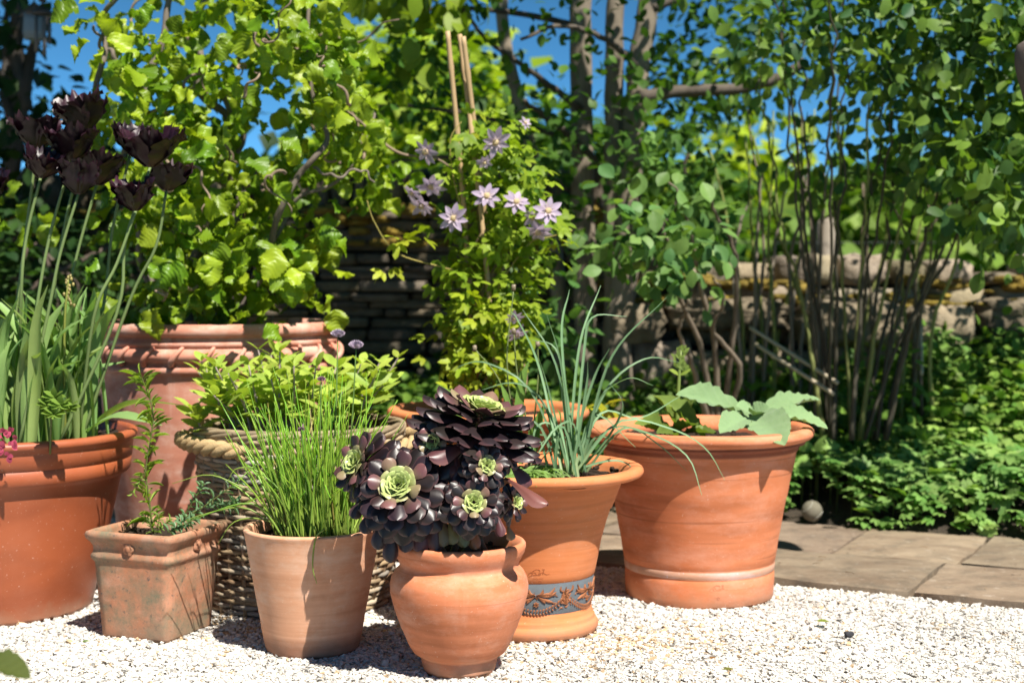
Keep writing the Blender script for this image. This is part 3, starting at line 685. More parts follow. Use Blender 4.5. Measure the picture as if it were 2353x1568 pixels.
def rosette(cen, axis, R, N, thmax=112, wide=.40, heart=.27, gap=1.0, dome=.35, dark=DARK, start=6):
    n = nz(axis); e1 = nz(np.cross(n, [.1, .2, .95])); e2 = np.cross(n, e1)
    lv, ht = MB(), MB()
    NH = max(16, int(R * 280))
    for i in range(NH + N):
        t = heart * (i + .5) / NH if i < NH else heart + (1 - heart) * (i - NH + .5) / N; az = i * 2.39996 + rng.normal(0, .07)
        e = cos(az) * e1 + sin(az) * e2
        if t < heart: g = t / heart; th = radians(4 + 64 * g ** .75 + rng.normal(0, 2)); L = R * (.1 + .26 * g) * rng.uniform(.95, 1.05)
        else: g = (t - heart) / (1 - heart); th = radians(58 + (thmax - 58) * g ** .85 + rng.normal(0, 4)); L = R * (.46 + .54 * g ** .6) * rng.uniform(.94, 1.05)
        base = cen - n * R * dome * t + e * R * .05
        dr = cos(th) * n + sin(th) * e; up = sin(th) * n - cos(th) * e + rng.normal(0, .1, 3)
        tt, qq = SP[2][:, 0:1], SP[2][:, 1:2]
        hf = np.clip((t - heart * .72) / (heart * .42), 0, 1); df = np.clip((t - heart * 1.12) / (heart * .3), 0, 1)
        c = GREEN * (1 - hf) + (GREEN * .55 * (1 - np.clip(tt * 1.6 - .2, 0, 1)) + PINK * np.clip(tt * 1.6 - .2, 0, 1)) * hf
        dk = dark * rng.uniform(.7, 1.6) * (1, rng.uniform(.8, 1.1), rng.uniform(.85, 1.15)); bs = RED * rng.uniform(.5, 1.2)
        cd_ = bs * (1 - np.clip(tt * 1.8, 0, 1)) + dk * np.clip(tt * 1.8, 0, 1)
        c = c * (1 - df) + cd_ * df
        ed = (qq > .95) * (.4 if t > heart else .3); c = c * (1 - ed) + (np.array([.2, .085, .09]) if t > heart else np.array([.55, .4, .25])) * ed
        x, y, z = frames(dr[None], nz(up)[None])
        wd = L * (1.15 - .2 * g if t < heart else wide * (1.6 - .4 * g))
        (ht if t < heart * 1.02 else lv).inst(SP, base[None], Rm(x, y, z, wd, L, L * .75), c[None])
    o = lv.build('rosette', M['aeo'], aeo)
    ht.build('rosette_heart', M['aeo'], o)
    return o
ROS = [(914, 1112, 2.86, (-.16, -.85, .5), .108, 58, 132, .36, .25), (1108, 935, 2.97, (.25, -.14, .95), .142, 66, 100, .3, .3), (992, 1014, 2.9, (-.1, -.9, .3), .052, 22, 116, .42, .45),
       (1119, 1068, 2.86, (.22, -.88, .3), .055, 30, 118, .40, .3), (1089, 1152, 2.85, (.12, -.92, .3), .07, 40, 118, .38, .28), (1188, 1152, 2.93, (.75, -.6, .25), .046, 28, 118, .36, .26),
       (812, 1060, 2.93, (-.7, -.6, .38), .086, 46, 132, .36, .27), (1174, 1034, 2.93, (.75, -.6, .3), .046, 34, 112, .42, .33)]
stm = MB()
for (x, y, d, ax, R, N, tm, wd, hf) in ROS:
    c = P(x, y, d); rosette(c, ax, R, N, tm, wd, hf)
    b = np.array([UX, UY, .23]) + rng.normal(0, .025, 3) * (1, 1, 0); e = c - nz(ax) * R * .4
    tube(stm, smoothpath([b, b * .55 + e * .45 + np.array([0, .02, .0]), e], 10), [.008, .007, .008], 7, (.2, .14, .08))
stm.build('branch', M['twig'], aeo)
#                                           # single large paddles and old leaves hanging under the heads
def paddle(b, t_, wd, up, col, d0, d1=None):
    c = np.tile(np.asarray(col, float), (len(SP[0]), 1)) * (1 + .35 * (SP[2][:, :1] - .5)); ed = (SP[2][:, 1:2] > .95) * .35; c = c * (1 - ed) + np.array([.4, .2, .17]) * ed
    bl = MB(); oneleaf(bl, SP, P(*b, d0), P(*t_, d1 or d0), wd, up, c); bl.build('loose_leaf', M['aeo'], aeo)
RD = (.2, .055, .045); RD2 = (.085, .03, .035)
paddle((1160, 1098), (1258, 1156), .043, (.4, -.5, .8), (.17, .06, .05), 2.9, 2.84); paddle((1075, 1000), (1035, 1062), .045, (-.2, -.8, .4), DARK * 1.6, 2.95); paddle((1060, 1010), (1075, 1070), .042, (.2, -.8, .4), RD2, 2.95); paddle((1040, 1040), (1062, 1095), .04, (0, -.9, .3), DARK * 1.4, 2.93); paddle((1160, 1050), (1222, 1112), .045, (.5, -.6, .5), RD2, 2.97)
paddle((1100, 1010), (985, 1048), .05, (0, -.6, .8), RD2, 2.93, 2.86); paddle((1135, 1000), (1055, 1022), .045, (0, -.5, .85), RD2, 2.93, 2.87); paddle((1150, 1000), (1090, 1030), .036, (.1, -.5, .85), (.1, .035, .035), 2.9)
for (bx, by, tx, ty, w_, cc) in ((1060, 1040, 1010, 1100, .04, DARK * 1.5), (1050, 1030, 1040, 1110, .036, RD2), (1070, 1060, 1085, 1110, .03, DARK * 2), (1010, 1060, 1045, 1085, .034, (.1, .035, .035)), (905, 1190, 898, 1292, .034, DARK * 1.8), (935, 1180, 930, 1268, .034, DARK * 2.2), (975, 1170, 962, 1270, .036, RD2), (1000, 1160, 1002, 1268, .033, (.07, .03, .03)), (1010, 1170, 1018, 1255, .033, (.16, .12, .06)), (1050, 1180, 1068, 1256, .03, (.18, .16, .06)), (1080, 1190, 1092, 1262, .026, (.3, .1, .03)), (1020, 1140, 985, 1205, .034, DARK * 2), (860, 1150, 835, 1225, .03, DARK * 1.6), (840, 1130, 810, 1190, .028, DARK * 1.6), (880, 1170, 868, 1262, .032, DARK * 1.8), (1165, 1200, 1175, 1240, .02, (.35, .2, .1)), (1140, 1170, 1150, 1232, .024, RD2), (1030, 1190, 1040, 1250, .028, (.22, .18, .07))):
    paddle((bx, by), (tx, ty), w_, (rng.normal(0, .2), -1, .25), cc, 2.92, 2.9)

# ------------------------------------------------------------------ tulips
def petalT(k):
    rs = np.random.default_rng(k); ns, u = 11, np.linspace(-1, 1, 13); V = []
    for i in range(ns + 1):
        t = i / ns; w_ = .07 + .46 * sin(pi * min(t * .62 + .05, 1)) ** .85
        for j, q in enumerate(u):
            tip = rs.uniform(-.1, .2) if i == ns else (rs.uniform(-.03, .05) if i == ns - 1 else 0)
            sd_ = rs.uniform(-.1, .32) if abs(q) == 1 and t > .3 else 0
            rag = max(0, t - .6) / .4
            V.append((q * w_ * (1 + sd_), t + tip - .2 * q * q * t, .34 * q * q * w_ - .26 * sin(pi * .5 * min(t / .55, 1)) - .32 * max(0, t - .55) * (.6 + .8 * rs.random() * rag) + rs.normal(0, .035) * rag + (.05 * sin(q * 9 + k) * rag)))
    kk = 13; i, j = np.meshgrid(np.arange(ns), np.arange(kk - 1), indexing='ij')
    return np.array(V), np.stack([i * kk + j, i * kk + j + 1, (i + 1) * kk + j + 1, (i + 1) * kk + j], -1).reshape(-1, 4)
PT = [petalT(k) for k in range(5)]
TG = 'dark fringed tulips in the orange pot'
TUL = [(84, 342, 40, 690, 3.5, 82, 1.0, 'dark fringed tulip at the far left above a shorter one'), (93, 409, 48, 690, 3.42, 72, 1.05, 'short dark tulip low on the left with a wide open cup'),
       (200, 300, 110, 740, 3.62, 92, 1.15, 'tallest dark fringed tulip at the back of the left cluster'), (163, 370, 78, 745, 3.46, 84, 1.1, 'dark tulip with flared petals in the middle of the left cluster'),
       (180, 446, 110, 720, 3.4, 74, .9, 'lowest dark tulip of the left cluster hanging over the leaves'), (222, 425, 150, 700, 3.58, 80, .9, 'dark tulip half hidden at the right of the left cluster'),
       (300, 350, 238, 700, 3.56, 72, .95, 'dark tulip at the upper left of the right cluster'), (345, 384, 268, 720, 3.44, 98, 1.0, 'largest dark tulip in front of the right cluster'),
       (382, 438, 298, 690, 3.52, 80, 1.0, 'dark tulip leaning right toward the hazel leaves'), (312, 484, 215, 730, 3.4, 78, 1.0, 'lowest dark tulip of the right cluster'), (-28, 470, -40, 700, 3.5, 80, 1.0, 'dark tulip cut off by the left edge of the photo')]
def tulip_leaf(root, b, hgt, lean, wd, az):
    dv = np.array([cos(az), sin(az), 0]); mb = MB()
    p1 = b + dv * lean * .15 + [0, 0, hgt * .4]; p2 = b + dv * lean * .42 + [0, 0, hgt * .76]; p3 = b + dv * lean + [0, 0, hgt * (1 - .2 * lean / max(hgt, .05))]
    side = np.cross(dv, [0, 0, 1]) * rng.normal(0, .03)
    g = np.array([.27, .41, .125]) * rng.uniform(.75, 1.2) * (rng.uniform(.9, 1.15), 1, rng.uniform(.85, 1.2))
    c = g * np.linspace(1.05, .95, 14)[:, None]
    strip(mb, [b, p1, p2 + side, p3 + side * 2], [wd * .5, wd * .8, wd, wd * .85, wd * .5, .001], -dv * .55 + np.array([.1, -.35, .6]) + rng.normal(0, .25, 3), c, fold=rng.uniform(.15, .5), n=14)
    return mb.build('leaf', M['glauc'], root)
for k, (x, y, x2, y2, d, sp, wsc, lab) in enumerate(TUL):
    top = P(x, y, d); mid = P(x2, y2, d - .02); b = np.array([mid[0] - .02 - .05 * rng.random(), d + rng.uniform(-.12, .08), .395])
    q = np.hypot(b[0] - TX, b[1] - TY)
    if q > .27: b[:2] = np.array([TX, TY]) + (b[:2] - [TX, TY]) * .27 / q
    root = thing('tulip', lab, 'tulip', b, TG)
    mb = MB(); lean = rng.normal(0, .015)
    tube(mb, smoothpath([b, mid, (mid + top) / 2 + np.array([lean - .012, 0, 0]), top], 16), [.0042, .0038, .0034], 7, np.array([.22, .3, .11]) * rng.uniform(.85, 1.15)); mb.build('stem', M['glauc'], root)
    mb = MB(); ax = nz(np.array([rng.normal(.02, .15), rng.normal(-.08, .1), 1])); e1 = nz(np.cross(ax, [0, 1, .1])); e2 = np.cross(ax, e1)
    hgt = sp * d / F
    for ring in (0, 1):
        for m in range(3):
            an = m * 2 * pi / 3 + ring * pi / 3 + k; e = cos(an) * e1 + sin(an) * e2; op = radians(rng.uniform(8, 20) * wsc - ring * 4)
            dr = cos(op) * ax + sin(op) * e; upv = ax * sin(op) - e * cos(op)
            xx, yy, zz = frames(dr[None], upv[None]); L = hgt * rng.uniform(.86, 1.02)
            c = np.array([.012, .0026, .0065]) * rng.uniform(.6, 1.6)
            T = PT[rng.integers(0, 5)]; cc = c * (1 + 2.2 * np.clip(T[0][:, 1:2] - .75, 0, 1) * 2)
            mb.inst(T, (top + e * hgt * .08)[None], Rm(xx, yy, zz, L * .92, L, L), cc[None])
    mb.build('flower', M['tulip'], root)
    for m in range(5):
        an = rng.uniform(-2.6, .4) if m < 3 else rng.uniform(0, 6.28)
        tulip_leaf(root, b + [rng.normal(0, .02), rng.normal(0, .02), -.01], rng.uniform(.26, .42), rng.uniform(.02, .12), rng.uniform(.012, .021), an)
# more leaf fans near the front and the right edge of the pot belong to tulips without a flower
for k, (x, yb, d, lab) in enumerate(((60, 1000, 3.36, 'broad grey-green tulip leaves without flower at the front of the pot'), (150, 1005, 3.34, 'wide pale tulip leaves leaning left over the front rim'), (222, 1002, 3.42, 'tallest flowerless tulip leaves near the right rim'), (270, 995, 3.52, 'tulip leaves bending over the right rim of the pot'), (-20, 1000, 3.4, 'tulip leaves without flower at the left edge'), (110, 985, 3.5, 'narrow upright tulip leaves behind the front fan'), (190, 980, 3.56, 'flowerless tulip leaves in the middle of the pot'))):
    b = P(x, yb, d); b[2] = .395
    q = np.hypot(b[0] - TX, b[1] - TY)
    if q > .24: b[:2] = np.array([TX, TY]) + (b[:2] - [TX, TY]) * .24 / q
    root = thing('tulip_leaves', lab, 'tulip', b, 'flowerless tulips in the orange pot')
    for m in range(7): tulip_leaf(root, b + [rng.normal(0, .03), rng.normal(0, .02), 0], rng.uniform(.22, .4), rng.uniform(.04, .17), rng.uniform(.015, .026), rng.uniform(-2.9, .3))
    if k == 3:
        for q in (0, 1): tulip_leaf(root, b + [.01, -.02 * q, 0], .13 - .03 * q, .2, .026, -.4 - .5 * q)
# companions in the tulip pot
b = P(20, 1010, 3.3); b[2] = .41; b[1] = TY - .27
root = thing('pink_flower', 'small pink flower drooping over the rim of the tulip pot at the left edge', 'flower', b)
mb = MB(); tube(mb, smoothpath([b, P(-10, 985, 3.26), P(15, 990, 3.24)], 8), .002, 5, (.3, .15, .1)); mb.build('stem', M['grass'], root)
mb = MB(); LT_ell = leafT(4, ell(.3, .8, .9), 1, .1, .2)
for (x, y) in ((8, 992), (25, 990), (34, 1008), (8, 1030), (18, 1046), (0, 1012), (-8, 1000), (28, 1022)):
    for m in range(5): 
        an = rng.uniform(0, 6.28); c = P(x, y, 3.235); oneleaf(mb, LT_ell, c, c + np.array([cos(an), -.5, sin(an) - .3]) * .013, .018, (0, -1, .3), np.array([.55, .09, .16]) * rng.uniform(.6, 1.2))
mb.build('flower', M['petal'], root)
b = P(115, 990, 3.33); b[2] = .4
root = thing('leafy_sprig', 'bright green leafy sprig between tulip leaves at the front of the orange pot', 'plant', b)
mb = MB(); tube(mb, smoothpath([b, P(118, 950, 3.3), P(125, 915, 3.28)], 8), .0025, 5, (.2, .25, .08)); mb.build('stem', M['grass'], root)
mb = MB()
for c in (P(125, 912, 3.28), P(140, 930, 3.27), P(112, 930, 3.28), P(160, 935, 3.28), P(125, 950, 3.27)):
    for m in range(8): an = m * .78; oneleaf(mb, LT_ell, c, c + np.array([cos(an), -.4, sin(an) * .6 + .25]) * .026, .03, (0, -.5, 1), np.array([.19, .3, .05]) * rng.uniform(.7, 1.2))
mb.build('leaves', M['leaf'], root)
b = P(150, 980, 3.45); b[2] = .4
root = thing('seed_spike', 'yellow-green stalk with tiny pods standing between the tulip stems', 'plant', b)
mb = MB(); tube(mb, smoothpath([b, P(148, 760, 3.4), P(158, 632, 3.4)], 12), [.004, .003, .002], 6, (.33, .36, .08)); mb.build('stem', M['grass'], root)
mb = MB()
for k in range(22):
    c = P(158 + rng.normal(0, 7), 634 + k * 3.2, 3.4); rockmesh(c, (.006, .006, .009), np.array([.4, .33, .12]) * rng.uniform(.7, 1.3), .3, 0, mb, 2)
mb.build('pods', M['grass'], root)

# ------------------------------------------------------------------ chives in the tapered pot
root = thing('chives', 'dense clump of thin green chives in the tapered pot', 'herb', (RX, RY, .238))
mb = MB(); dead = MB()
for k in range(330):
    a, q = rng.uniform(0, 2 * pi), .085 * sqrt(rng.random()); b = np.array([RX + .01 + q * cos(a), RY + q * sin(a), .235])
    hgt = rng.uniform(.12, .3) if k < 300 else rng.uniform(.28, .38); out = (q / .085) * rng.uniform(.03, .19) + rng.uniform(0, .05); az = a + rng.normal(0, .85)
    if k >= 300: out *= .6
    out *= .62 if sin(az) < 0 else 1; t = np.array([b[0] + out * cos(az) * (1 if cos(az) < 0 else .8) - .012, b[1] + out * sin(az), b[2] + hgt]); kk_ = rng.uniform(-.3, .12); mid = b * .5 + t * .5 + np.array([kk_ * out * cos(az) + rng.normal(0, .006), kk_ * out * sin(az), .02])
    if rng.random() < .1: t[2] -= hgt * .6; t[:2] += .06 * np.array([cos(az), sin(az)])
    c0 = np.array([.4, .5, .12]); c1 = np.array([.28, .52, .04]) * rng.uniform(.65, 1.3) * (rng.uniform(.8, 1.3), 1, 1)
    c = c0 * (1 - np.linspace(0, 1, 11)[:, None] ** .6) + c1 * np.linspace(0, 1, 11)[:, None] ** .6
    if rng.random() < .025: c = c * 0 + np.array([.5, .42, .12]) * rng.uniform(.7, 1.1)
    tube(mb, smoothpath([b, mid, t], 11), [.0021, .002, .0016, .0005], 5, c)
for pts, d in (([(745, 1215), (725, 1235), (718, 1300), (728, 1340)], 3.03), ([(640, 1210), (560, 1165), (470, 1180), (425, 1195)], 3.15), ([(650, 1200), (600, 1090), (545, 1075), (520, 1110)], 3.12), ([(700, 1180), (560, 1120), (480, 1090), (395, 1110)], 3.2), ([(660, 1210), (590, 1190), (535, 1200), (500, 1250)], 3.15)):
    tube(mb, smoothpath(P(*np.array(pts, float).T, d), 12), [.0022, .0018, .0006], 5, (.3, .4, .08))
mb.build('leaves', M['grass'], root)
def chive_head(root, x, y, d, rr, stalk, open_=True, col=(.52, .42, .53)):
    c = P(x, y, d); mb = MB(); tube(mb, smoothpath([stalk, stalk * .5 + c * .5 + np.array([.006, 0, 0]), c - [0, 0, rr * .6]], 10), [.002, .0018, .0013], 5, (.2, .33, .08)); mb.build('flower_stalk', M['grass'], root)
    mb = MB(); n = 60 if open_ else 26; g = np.arange(n) + .5; ph = np.arccos(1 - 2 * g / n); th = g * 2.39996
    dr = np.stack([np.cos(th) * np.sin(ph), np.sin(th) * np.sin(ph), np.cos(ph)], -1); dr[:, 2] = dr[:, 2] * .6 + .85; dr = nz(dr)
    x_, y_, z_ = frames(dr, np.tile([.3, -.9, .2], (n, 1)))
    mb.inst(leafT(3, ell(.25, .8), 1, .5, .05), c + dr * rr * .1 - [0, 0, rr * .5], Rm(x_, y_, z_, np.full(n, rr * 1.2), np.full(n, rr * 1.5), np.full(n, rr)), np.asarray(col) * rng.uniform(.7, 1.4, (n, 1)))
    mb.build('flower_head', M['petal'], root)
chive_head(root, 776, 768, 3.28, .0125, np.array([RX + .03, RY, .25])); chive_head(root, 818, 794, 3.15, .0125, np.array([RX + .06, RY - .02, .25]))
chive_head(root, 738, 871, 3.15, .0075, np.array([RX + .0, RY - .03, .25]), False, (.33, .18, .25)); chive_head(root, 692, 986, 3.1, .0065, np.array([RX - .01, RY - .05, .25]), False, (.33, .2, .25))

# ------------------------------------------------------------------ blue-grey allium in the decorated pot
root = thing('blue_leaved_allium', 'clump of arching blue-green strap leaves in the decorated pot', 'herb', (DX + .05, DY, .35))
mb = MB(); BG = np.array([.19, .32, .17])
arch = [[(1300, 1065), (1290, 850), (1255, 720)], [(1310, 1060), (1290, 780), (1308, 665)], [(1310, 1060), (1330, 800), (1380, 655)], [(1320, 1060), (1340, 820), (1360, 730), (1440, 727)], [(1320, 1060), (1400, 830), (1532, 682)], [(1315, 1060), (1240, 850), (1190, 738), (1172, 715)],
        [(1325, 1060), (1390, 900), (1480, 825), (1560, 832)], [(1325, 1055), (1370, 930), (1440, 870), (1500, 885)], [(1300, 1060), (1250, 930), (1180, 880), (1080, 905)], [(1300, 1060), (1220, 900), (1120, 835), (1060, 840), (1035, 862)], [(1330, 1050), (1400, 985), (1500, 1000), (1580, 1050), (1612, 1137)], [(1330, 1050), (1420, 970), (1540, 985), (1620, 1030), (1665, 1102)],
        [(1330, 1052), (1430, 985), (1510, 1020), (1578, 1082)], [(1330, 1060), (1390, 1060), (1440, 1065), (1462, 1098)], [(1310, 1060), (1270, 980), (1230, 985), (1225, 1050)], [(1300, 1062), (1250, 1000), (1200, 1030), (1190, 1060)], [(1320, 1060), (1380, 950), (1470, 960), (1570, 905)], [(1315, 1062), (1345, 900), (1350, 830)], [(1320, 1060), (1360, 880), (1400, 800)],
        [(1310, 1060), (1280, 850), (1200, 650 + 60)], [(1305, 1062), (1260, 900), (1230, 800)], [(1312, 1062), (1300, 900), (1275, 800), (1220, 780)], [(1325, 1060), (1400, 1000), (1430, 930), (1400, 880)]]
for k, pts in enumerate(arch):
    a = np.array(pts, float); p = P(a[:, 0], a[:, 1], np.linspace(3.37 + rng.normal(0, .03), 3.37 + rng.uniform(-.15, .12), len(a)))
    p[0] = np.array([DX + .085 + rng.normal(0, .016), DY - .02 + rng.normal(0, .02), .348])
    c = np.vstack([np.array([.4, .46, .24])[None], np.tile(BG * rng.uniform(.8, 1.25), (15, 1))]); c[1] = c[1] * .5 + c[0] * .5
    strip(mb, p, [.003, .0033, .003, .0022, .0005], (0.2, -.6, .8), c, .5, 16)
for k in range(16):
    an = rng.uniform(0, 6.28); b = np.array([DX + .08 + rng.normal(0, .02), DY - .02 + rng.normal(0, .02), .35]); L = rng.uniform(.06, .17)
    strip(mb, [b, b + [cos(an) * L * .3, sin(an) * L * .3, L * .8], b + [cos(an) * L * .9, sin(an) * L * .9, L * rng.uniform(.2, 1.1)]], [.003, .004, .003, .0006], (.2, -.6, .8), BG * rng.uniform(.8, 1.3), .5, 10)
mb.build('leaves', M['glauc'], root)
mb = MB()
for pts in ([(1200, 1065), (1165, 850), (1180, 640 + 20)], [(1215, 1065), (1150, 880), (1090, 800)], [(1230, 1060), (1190, 870), (1180, 760)], [(1215, 1070), (1235, 880), (1235, 790)]):
    a = np.array(pts, float); tube(mb, smoothpath(P(a[:, 0], a[:, 1], 3.45), 12), [.0025, .002, .0014], 5, (.25, .3, .11))
    c = P(a[-1, 0], a[-1, 1], 3.45); rockmesh(c, (.011, .011, .015), (.35, .28, .2), .3, 0, mb, 2)
mb.build('flower_stalk', M['grass'], root)
root = thing('strap_leaf_plant', 'low strap-leaved green plant at the left inside the decorated pot', 'plant', (DX - .03, DY, .35))
mb = MB()
for pts, wd in (([(1195, 1065), (1190, 960), (1200, 870), (1215, 830)], .012), ([(1205, 1060), (1230, 985), (1252, 925)], .013), ([(1215, 1060), (1230, 1020), (1238, 970)], .009), ([(1060, 1000), (1040, 920), (1010, 885)], .012), ([(1180, 1060), (1165, 930), (1150, 880)], .009)):
    a = np.array(pts, float); strip(mb, P(a[:, 0], a[:, 1], 3.42), [.004, wd, wd * .8, .001], (.2, -.7, .6), np.array([.16, .28, .06]) * rng.uniform(.9, 1.3), .3, 10)
for k in range(150):
    an = rng.uniform(0, 6.28); b = np.array([DX - .03 + rng.normal(0, .045), DY - .09 + rng.normal(0, .045), .35]); L = rng.uniform(.03, .065)
    strip(mb, [b, b + [cos(an) * L * .5, sin(an) * L * .5, L * .35], b + [cos(an) * L, sin(an) * L, L * .1]], [.002, .003, .0006], (.2, -.6, .8), np.array([.2, .32, .08]) * rng.uniform(.7, 1.3), .4, 6)
mb.build('leaves', M['leaf'], root)

# ------------------------------------------------------------------ silver-leaved plant and a green spike in the big pot
def toothT(): return leafT(24, lambda t: .55 * sin(pi * min(1, t ** .9)) ** .7, 4, .2, .18, .045, 6, .02, wav=.05)
TT = toothT()
root = thing('silver_sage', 'low rosette of felted silver-green toothed leaves in the large pot', 'plant', (BX + .1, BY - .03, .39))
mb = MB(); SG = np.array([.24, .36, .17])
for (b, t_, wd, d0, d1, up, k) in (((1712, 958), (1578, 882), .062, 3.72, 3.6, (.25, -.55, .8), 1.0), ((1720, 958), (1795, 990), .085, 3.66, 3.47, (-.1, -.6, .8), 1.0), ((1712, 962), (1664, 972), .05, 3.6, 3.47, (0, -.7, .7), .95), ((1740, 950), (1899, 958), .05, 3.7, 3.62, (0, -.4, .9), 1.1), ((1745, 955), (1884, 893), .045, 3.78, 3.85, (-.3, -.5, .7), 1.0), ((1735, 955), (1700, 925), .04, 3.7, 3.66, (0, -.6, .8), 1.05), ((1730, 960), (1760, 930), .05, 3.7, 3.68, (0, -.6, .8), .9), ((1735, 958), (1740, 935), .03, 3.66, 3.6, (0, -.7, .6), 1.0), ((1725, 962), (1690, 935), .055, 3.72, 3.72, (0, -.6, .7), .8)):
    oneleaf(mb, TT, P(*b, d0), P(*t_, d1), wd * 1.25, up, SG * k * rng.uniform(.8, 1.05))
mb.build('leaves', M['felt'], root)
root = thing('budding_spike_plant', 'green plant with toothed leaves and an upright bud spike in the large pot', 'plant', (BX - .06, BY, .39))
mb = MB()
for (b, t_, wd, d0, d1, k) in (((1500, 908), (1628, 985), .05, 3.72, 3.6, 1.0), ((1545, 1000), (1600, 955), .045, 3.7, 3.6, .8), ((1545, 1000), (1495, 945), .04, 3.72, 3.6, .9), ((1560, 1000), (1530, 915), .04, 3.76, 3.7, 1.0), ((1560, 960), (1590, 905), .03, 3.78, 3.75, 1.0), ((1530, 1000), (1470, 960), .04, 3.7, 3.62, 1.1), ((1560, 1000), (1640, 975), .04, 3.68, 3.58, .8), ((1550, 1000), (1520, 980), .035, 3.65, 3.55, .9)):
    oneleaf(mb, TT, P(*b, d0), P(*t_, d1), wd, (.3, -.5, .8), np.array([.19, .27, .06]) * k)
mb.build('leaves', M['leaf'], root)
mb = MB(); tube(mb, smoothpath([P(1555, 1000, 3.74), P(1558, 900, 3.74), P(1564, 805, 3.74)], 10), [.006, .005, .003], 7, (.3, .38, .1)); mb.build('stem', M['grass'], root)
mb = MB()
for k in range(34):
    f = k / 33; c = P(1565 + rng.normal(0, 5 + 4 * f), 800 + 55 * f, 3.74); oneleaf(mb, LT_ell, c, c + np.array([rng.normal(0, .5), -.4, .8]) * (.012 + .01 * f), .014, (0, -1, .2), np.array([.25, .34, .08]) * rng.uniform(.7, 1.2))
for s in (-1, 1): oneleaf(mb, LT_ell, P(1562, 862, 3.74), P(1562 + s * 22, 845, 3.73), .03, (0, -.6, .8), (.25, .34, .06))
mb.build('bud_spike', M['leaf'], root)

# ------------------------------------------------------------------ golden sage in the basket
root = thing('golden_sage', 'bushy yellow-green sage growing out of the wicker basket', 'herb', (WX, WY, .39))
SGT = [leafT(6, ell(.5, .85, .95), 2, .12, .18, .05, 5), leafT(6, ell(.5, .85, .9), 2, -.05, .3, .05, 5)]
st, lf = MB(), MB()
for k in range(46):
    a, q = rng.uniform(0, 2 * pi), .18 * sqrt(rng.random()); b = np.array([WX + q * cos(a) - .01, WY + q * sin(a), .4]); out = rng.uniform(.0, .05) + q * .35; L = rng.uniform(.11, .235) * (1 - .15 * (q / .2))
    if k == 0: b = np.array(P(470, 985, 3.55)); b[2] = .39; out, L, a = .03, .09, pi
    if k == 1: b = np.array(P(600, 990, 3.5)); b[2] = .39; out, L, a = .03, .2, pi
    if k == 2: b = np.array(P(640, 990, 3.5)); b[2] = .39; out, L, a = .02, .23, pi / 2
    t_ = b + [out * cos(a), out * sin(a), L]; p = smoothpath([b, b * .5 + t_ * .5 + [-.2 * out * cos(a), -.2 * out * sin(a), 0], t_], 9); tube(st, p, [.0032, .0028, .0016], 6, (.33, .26, .24))
    for m in range(3, 9):
        for s in (-1, 1):
            an = m * pi / 2 + (0 if s > 0 else pi) + k; el = .25 + .09 * m; dv = nz(np.array([cos(an), sin(an), el])); Ls = rng.uniform(.05, .078) * (1.05 if m < 7 else .75)
            c = np.array([.4, .5, .085]) * rng.uniform(.75, 1.18) * (rng.uniform(.9, 1.08), 1, 1)
            oneleaf(lf, SGT[rng.integers(0, 2)], p[m], p[m] + dv * Ls, Ls * rng.uniform(.38, .46), np.array([0, -.25, 1]) + rng.normal(0, .25, 3), c)
st.build('stems', M['twig'], root); lf.build('leaves', M['leaf'], root)

# ------------------------------------------------------------------ tarragon in the square pot
root = thing('tarragon', 'thin upright tarragon stem with narrow leaves in the square pot', 'herb', P(350, 1222, 3.34))
NT_ = leafT(4, ell(.5, .7, 1.1), 1, .3, .2)
def sprig(mbs, mbl, pts, d, n, L, wd, col, r=.0022):
    a = np.array(pts, float); p = smoothpath(P(a[:, 0], a[:, 1], d), 40); tube(mbs, p, [r, r * .8, r * .5], 6, (.18, .2, .06))
    for k in range(n):
        i = int(1 + 38 * k / n); an = k * 2.4; tg = nz(p[min(i + 1, 39)] - p[i - 1]); e1 = nz(np.cross(tg, [.2, 1, .1])); e2 = np.cross(tg, e1)
        dv = nz(cos(an) * e1 + sin(an) * e2 + tg * rng.uniform(.1, 1.3) + rng.normal(0, .3, 3)); l = rng.uniform(*L)
        oneleaf(mbl, NT_, p[i], p[i] + dv * l, wd * rng.uniform(.7, 1.2), tg + [0, -.3, .3], np.asarray(col) * rng.uniform(.7, 1.3))
st, lf = MB(), MB()
sprig(st, lf, [(352, 1225), (343, 1150), (335, 1080), (346, 1010), (352, 950), (338, 900), (322, 858)], 3.34, 105, (.022, .06), .0042, (.25, .36, .045))
sprig(st, lf, [(335, 1080), (318, 1110), (300, 1140)], 3.33, 16, (.012, .022), .005, (.2, .3, .05), .0013)
for q in ([(350, 1222), (345, 1200), (330, 1185)], [(360, 1225), (375, 1205), (390, 1195)], [(355, 1225), (365, 1195), (362, 1180)]): sprig(st, lf, q, 3.32, 14, (.01, .022), .005, (.2, .3, .06), .0015)
st.build('stem', M['grass'], root); lf.build('leaves', M['leaf'], root)
root = thing('trailing_sprig', 'blue-green trailing sprig leaning right out of the square pot', 'herb', P(400, 1218, 3.34))
st, lf = MB(), MB()
for q, d in (([(395, 1222), (430, 1185), (465, 1165), (520, 1125), (560, 1095)], 3.3), ([(400, 1220), (420, 1190), (450, 1140), (470, 1110)], 3.33), ([(385, 1222), (420, 1205), (450, 1190)], 3.28), ([(480, 1150), (520, 1160), (545, 1150)], 3.3)): sprig(st, lf, q, d, 34, (.014, .03), .007, (.17, .29, .15), .0017)
st.build('stem', M['grass'], root); lf.build('leaves', M['glauc'], root)

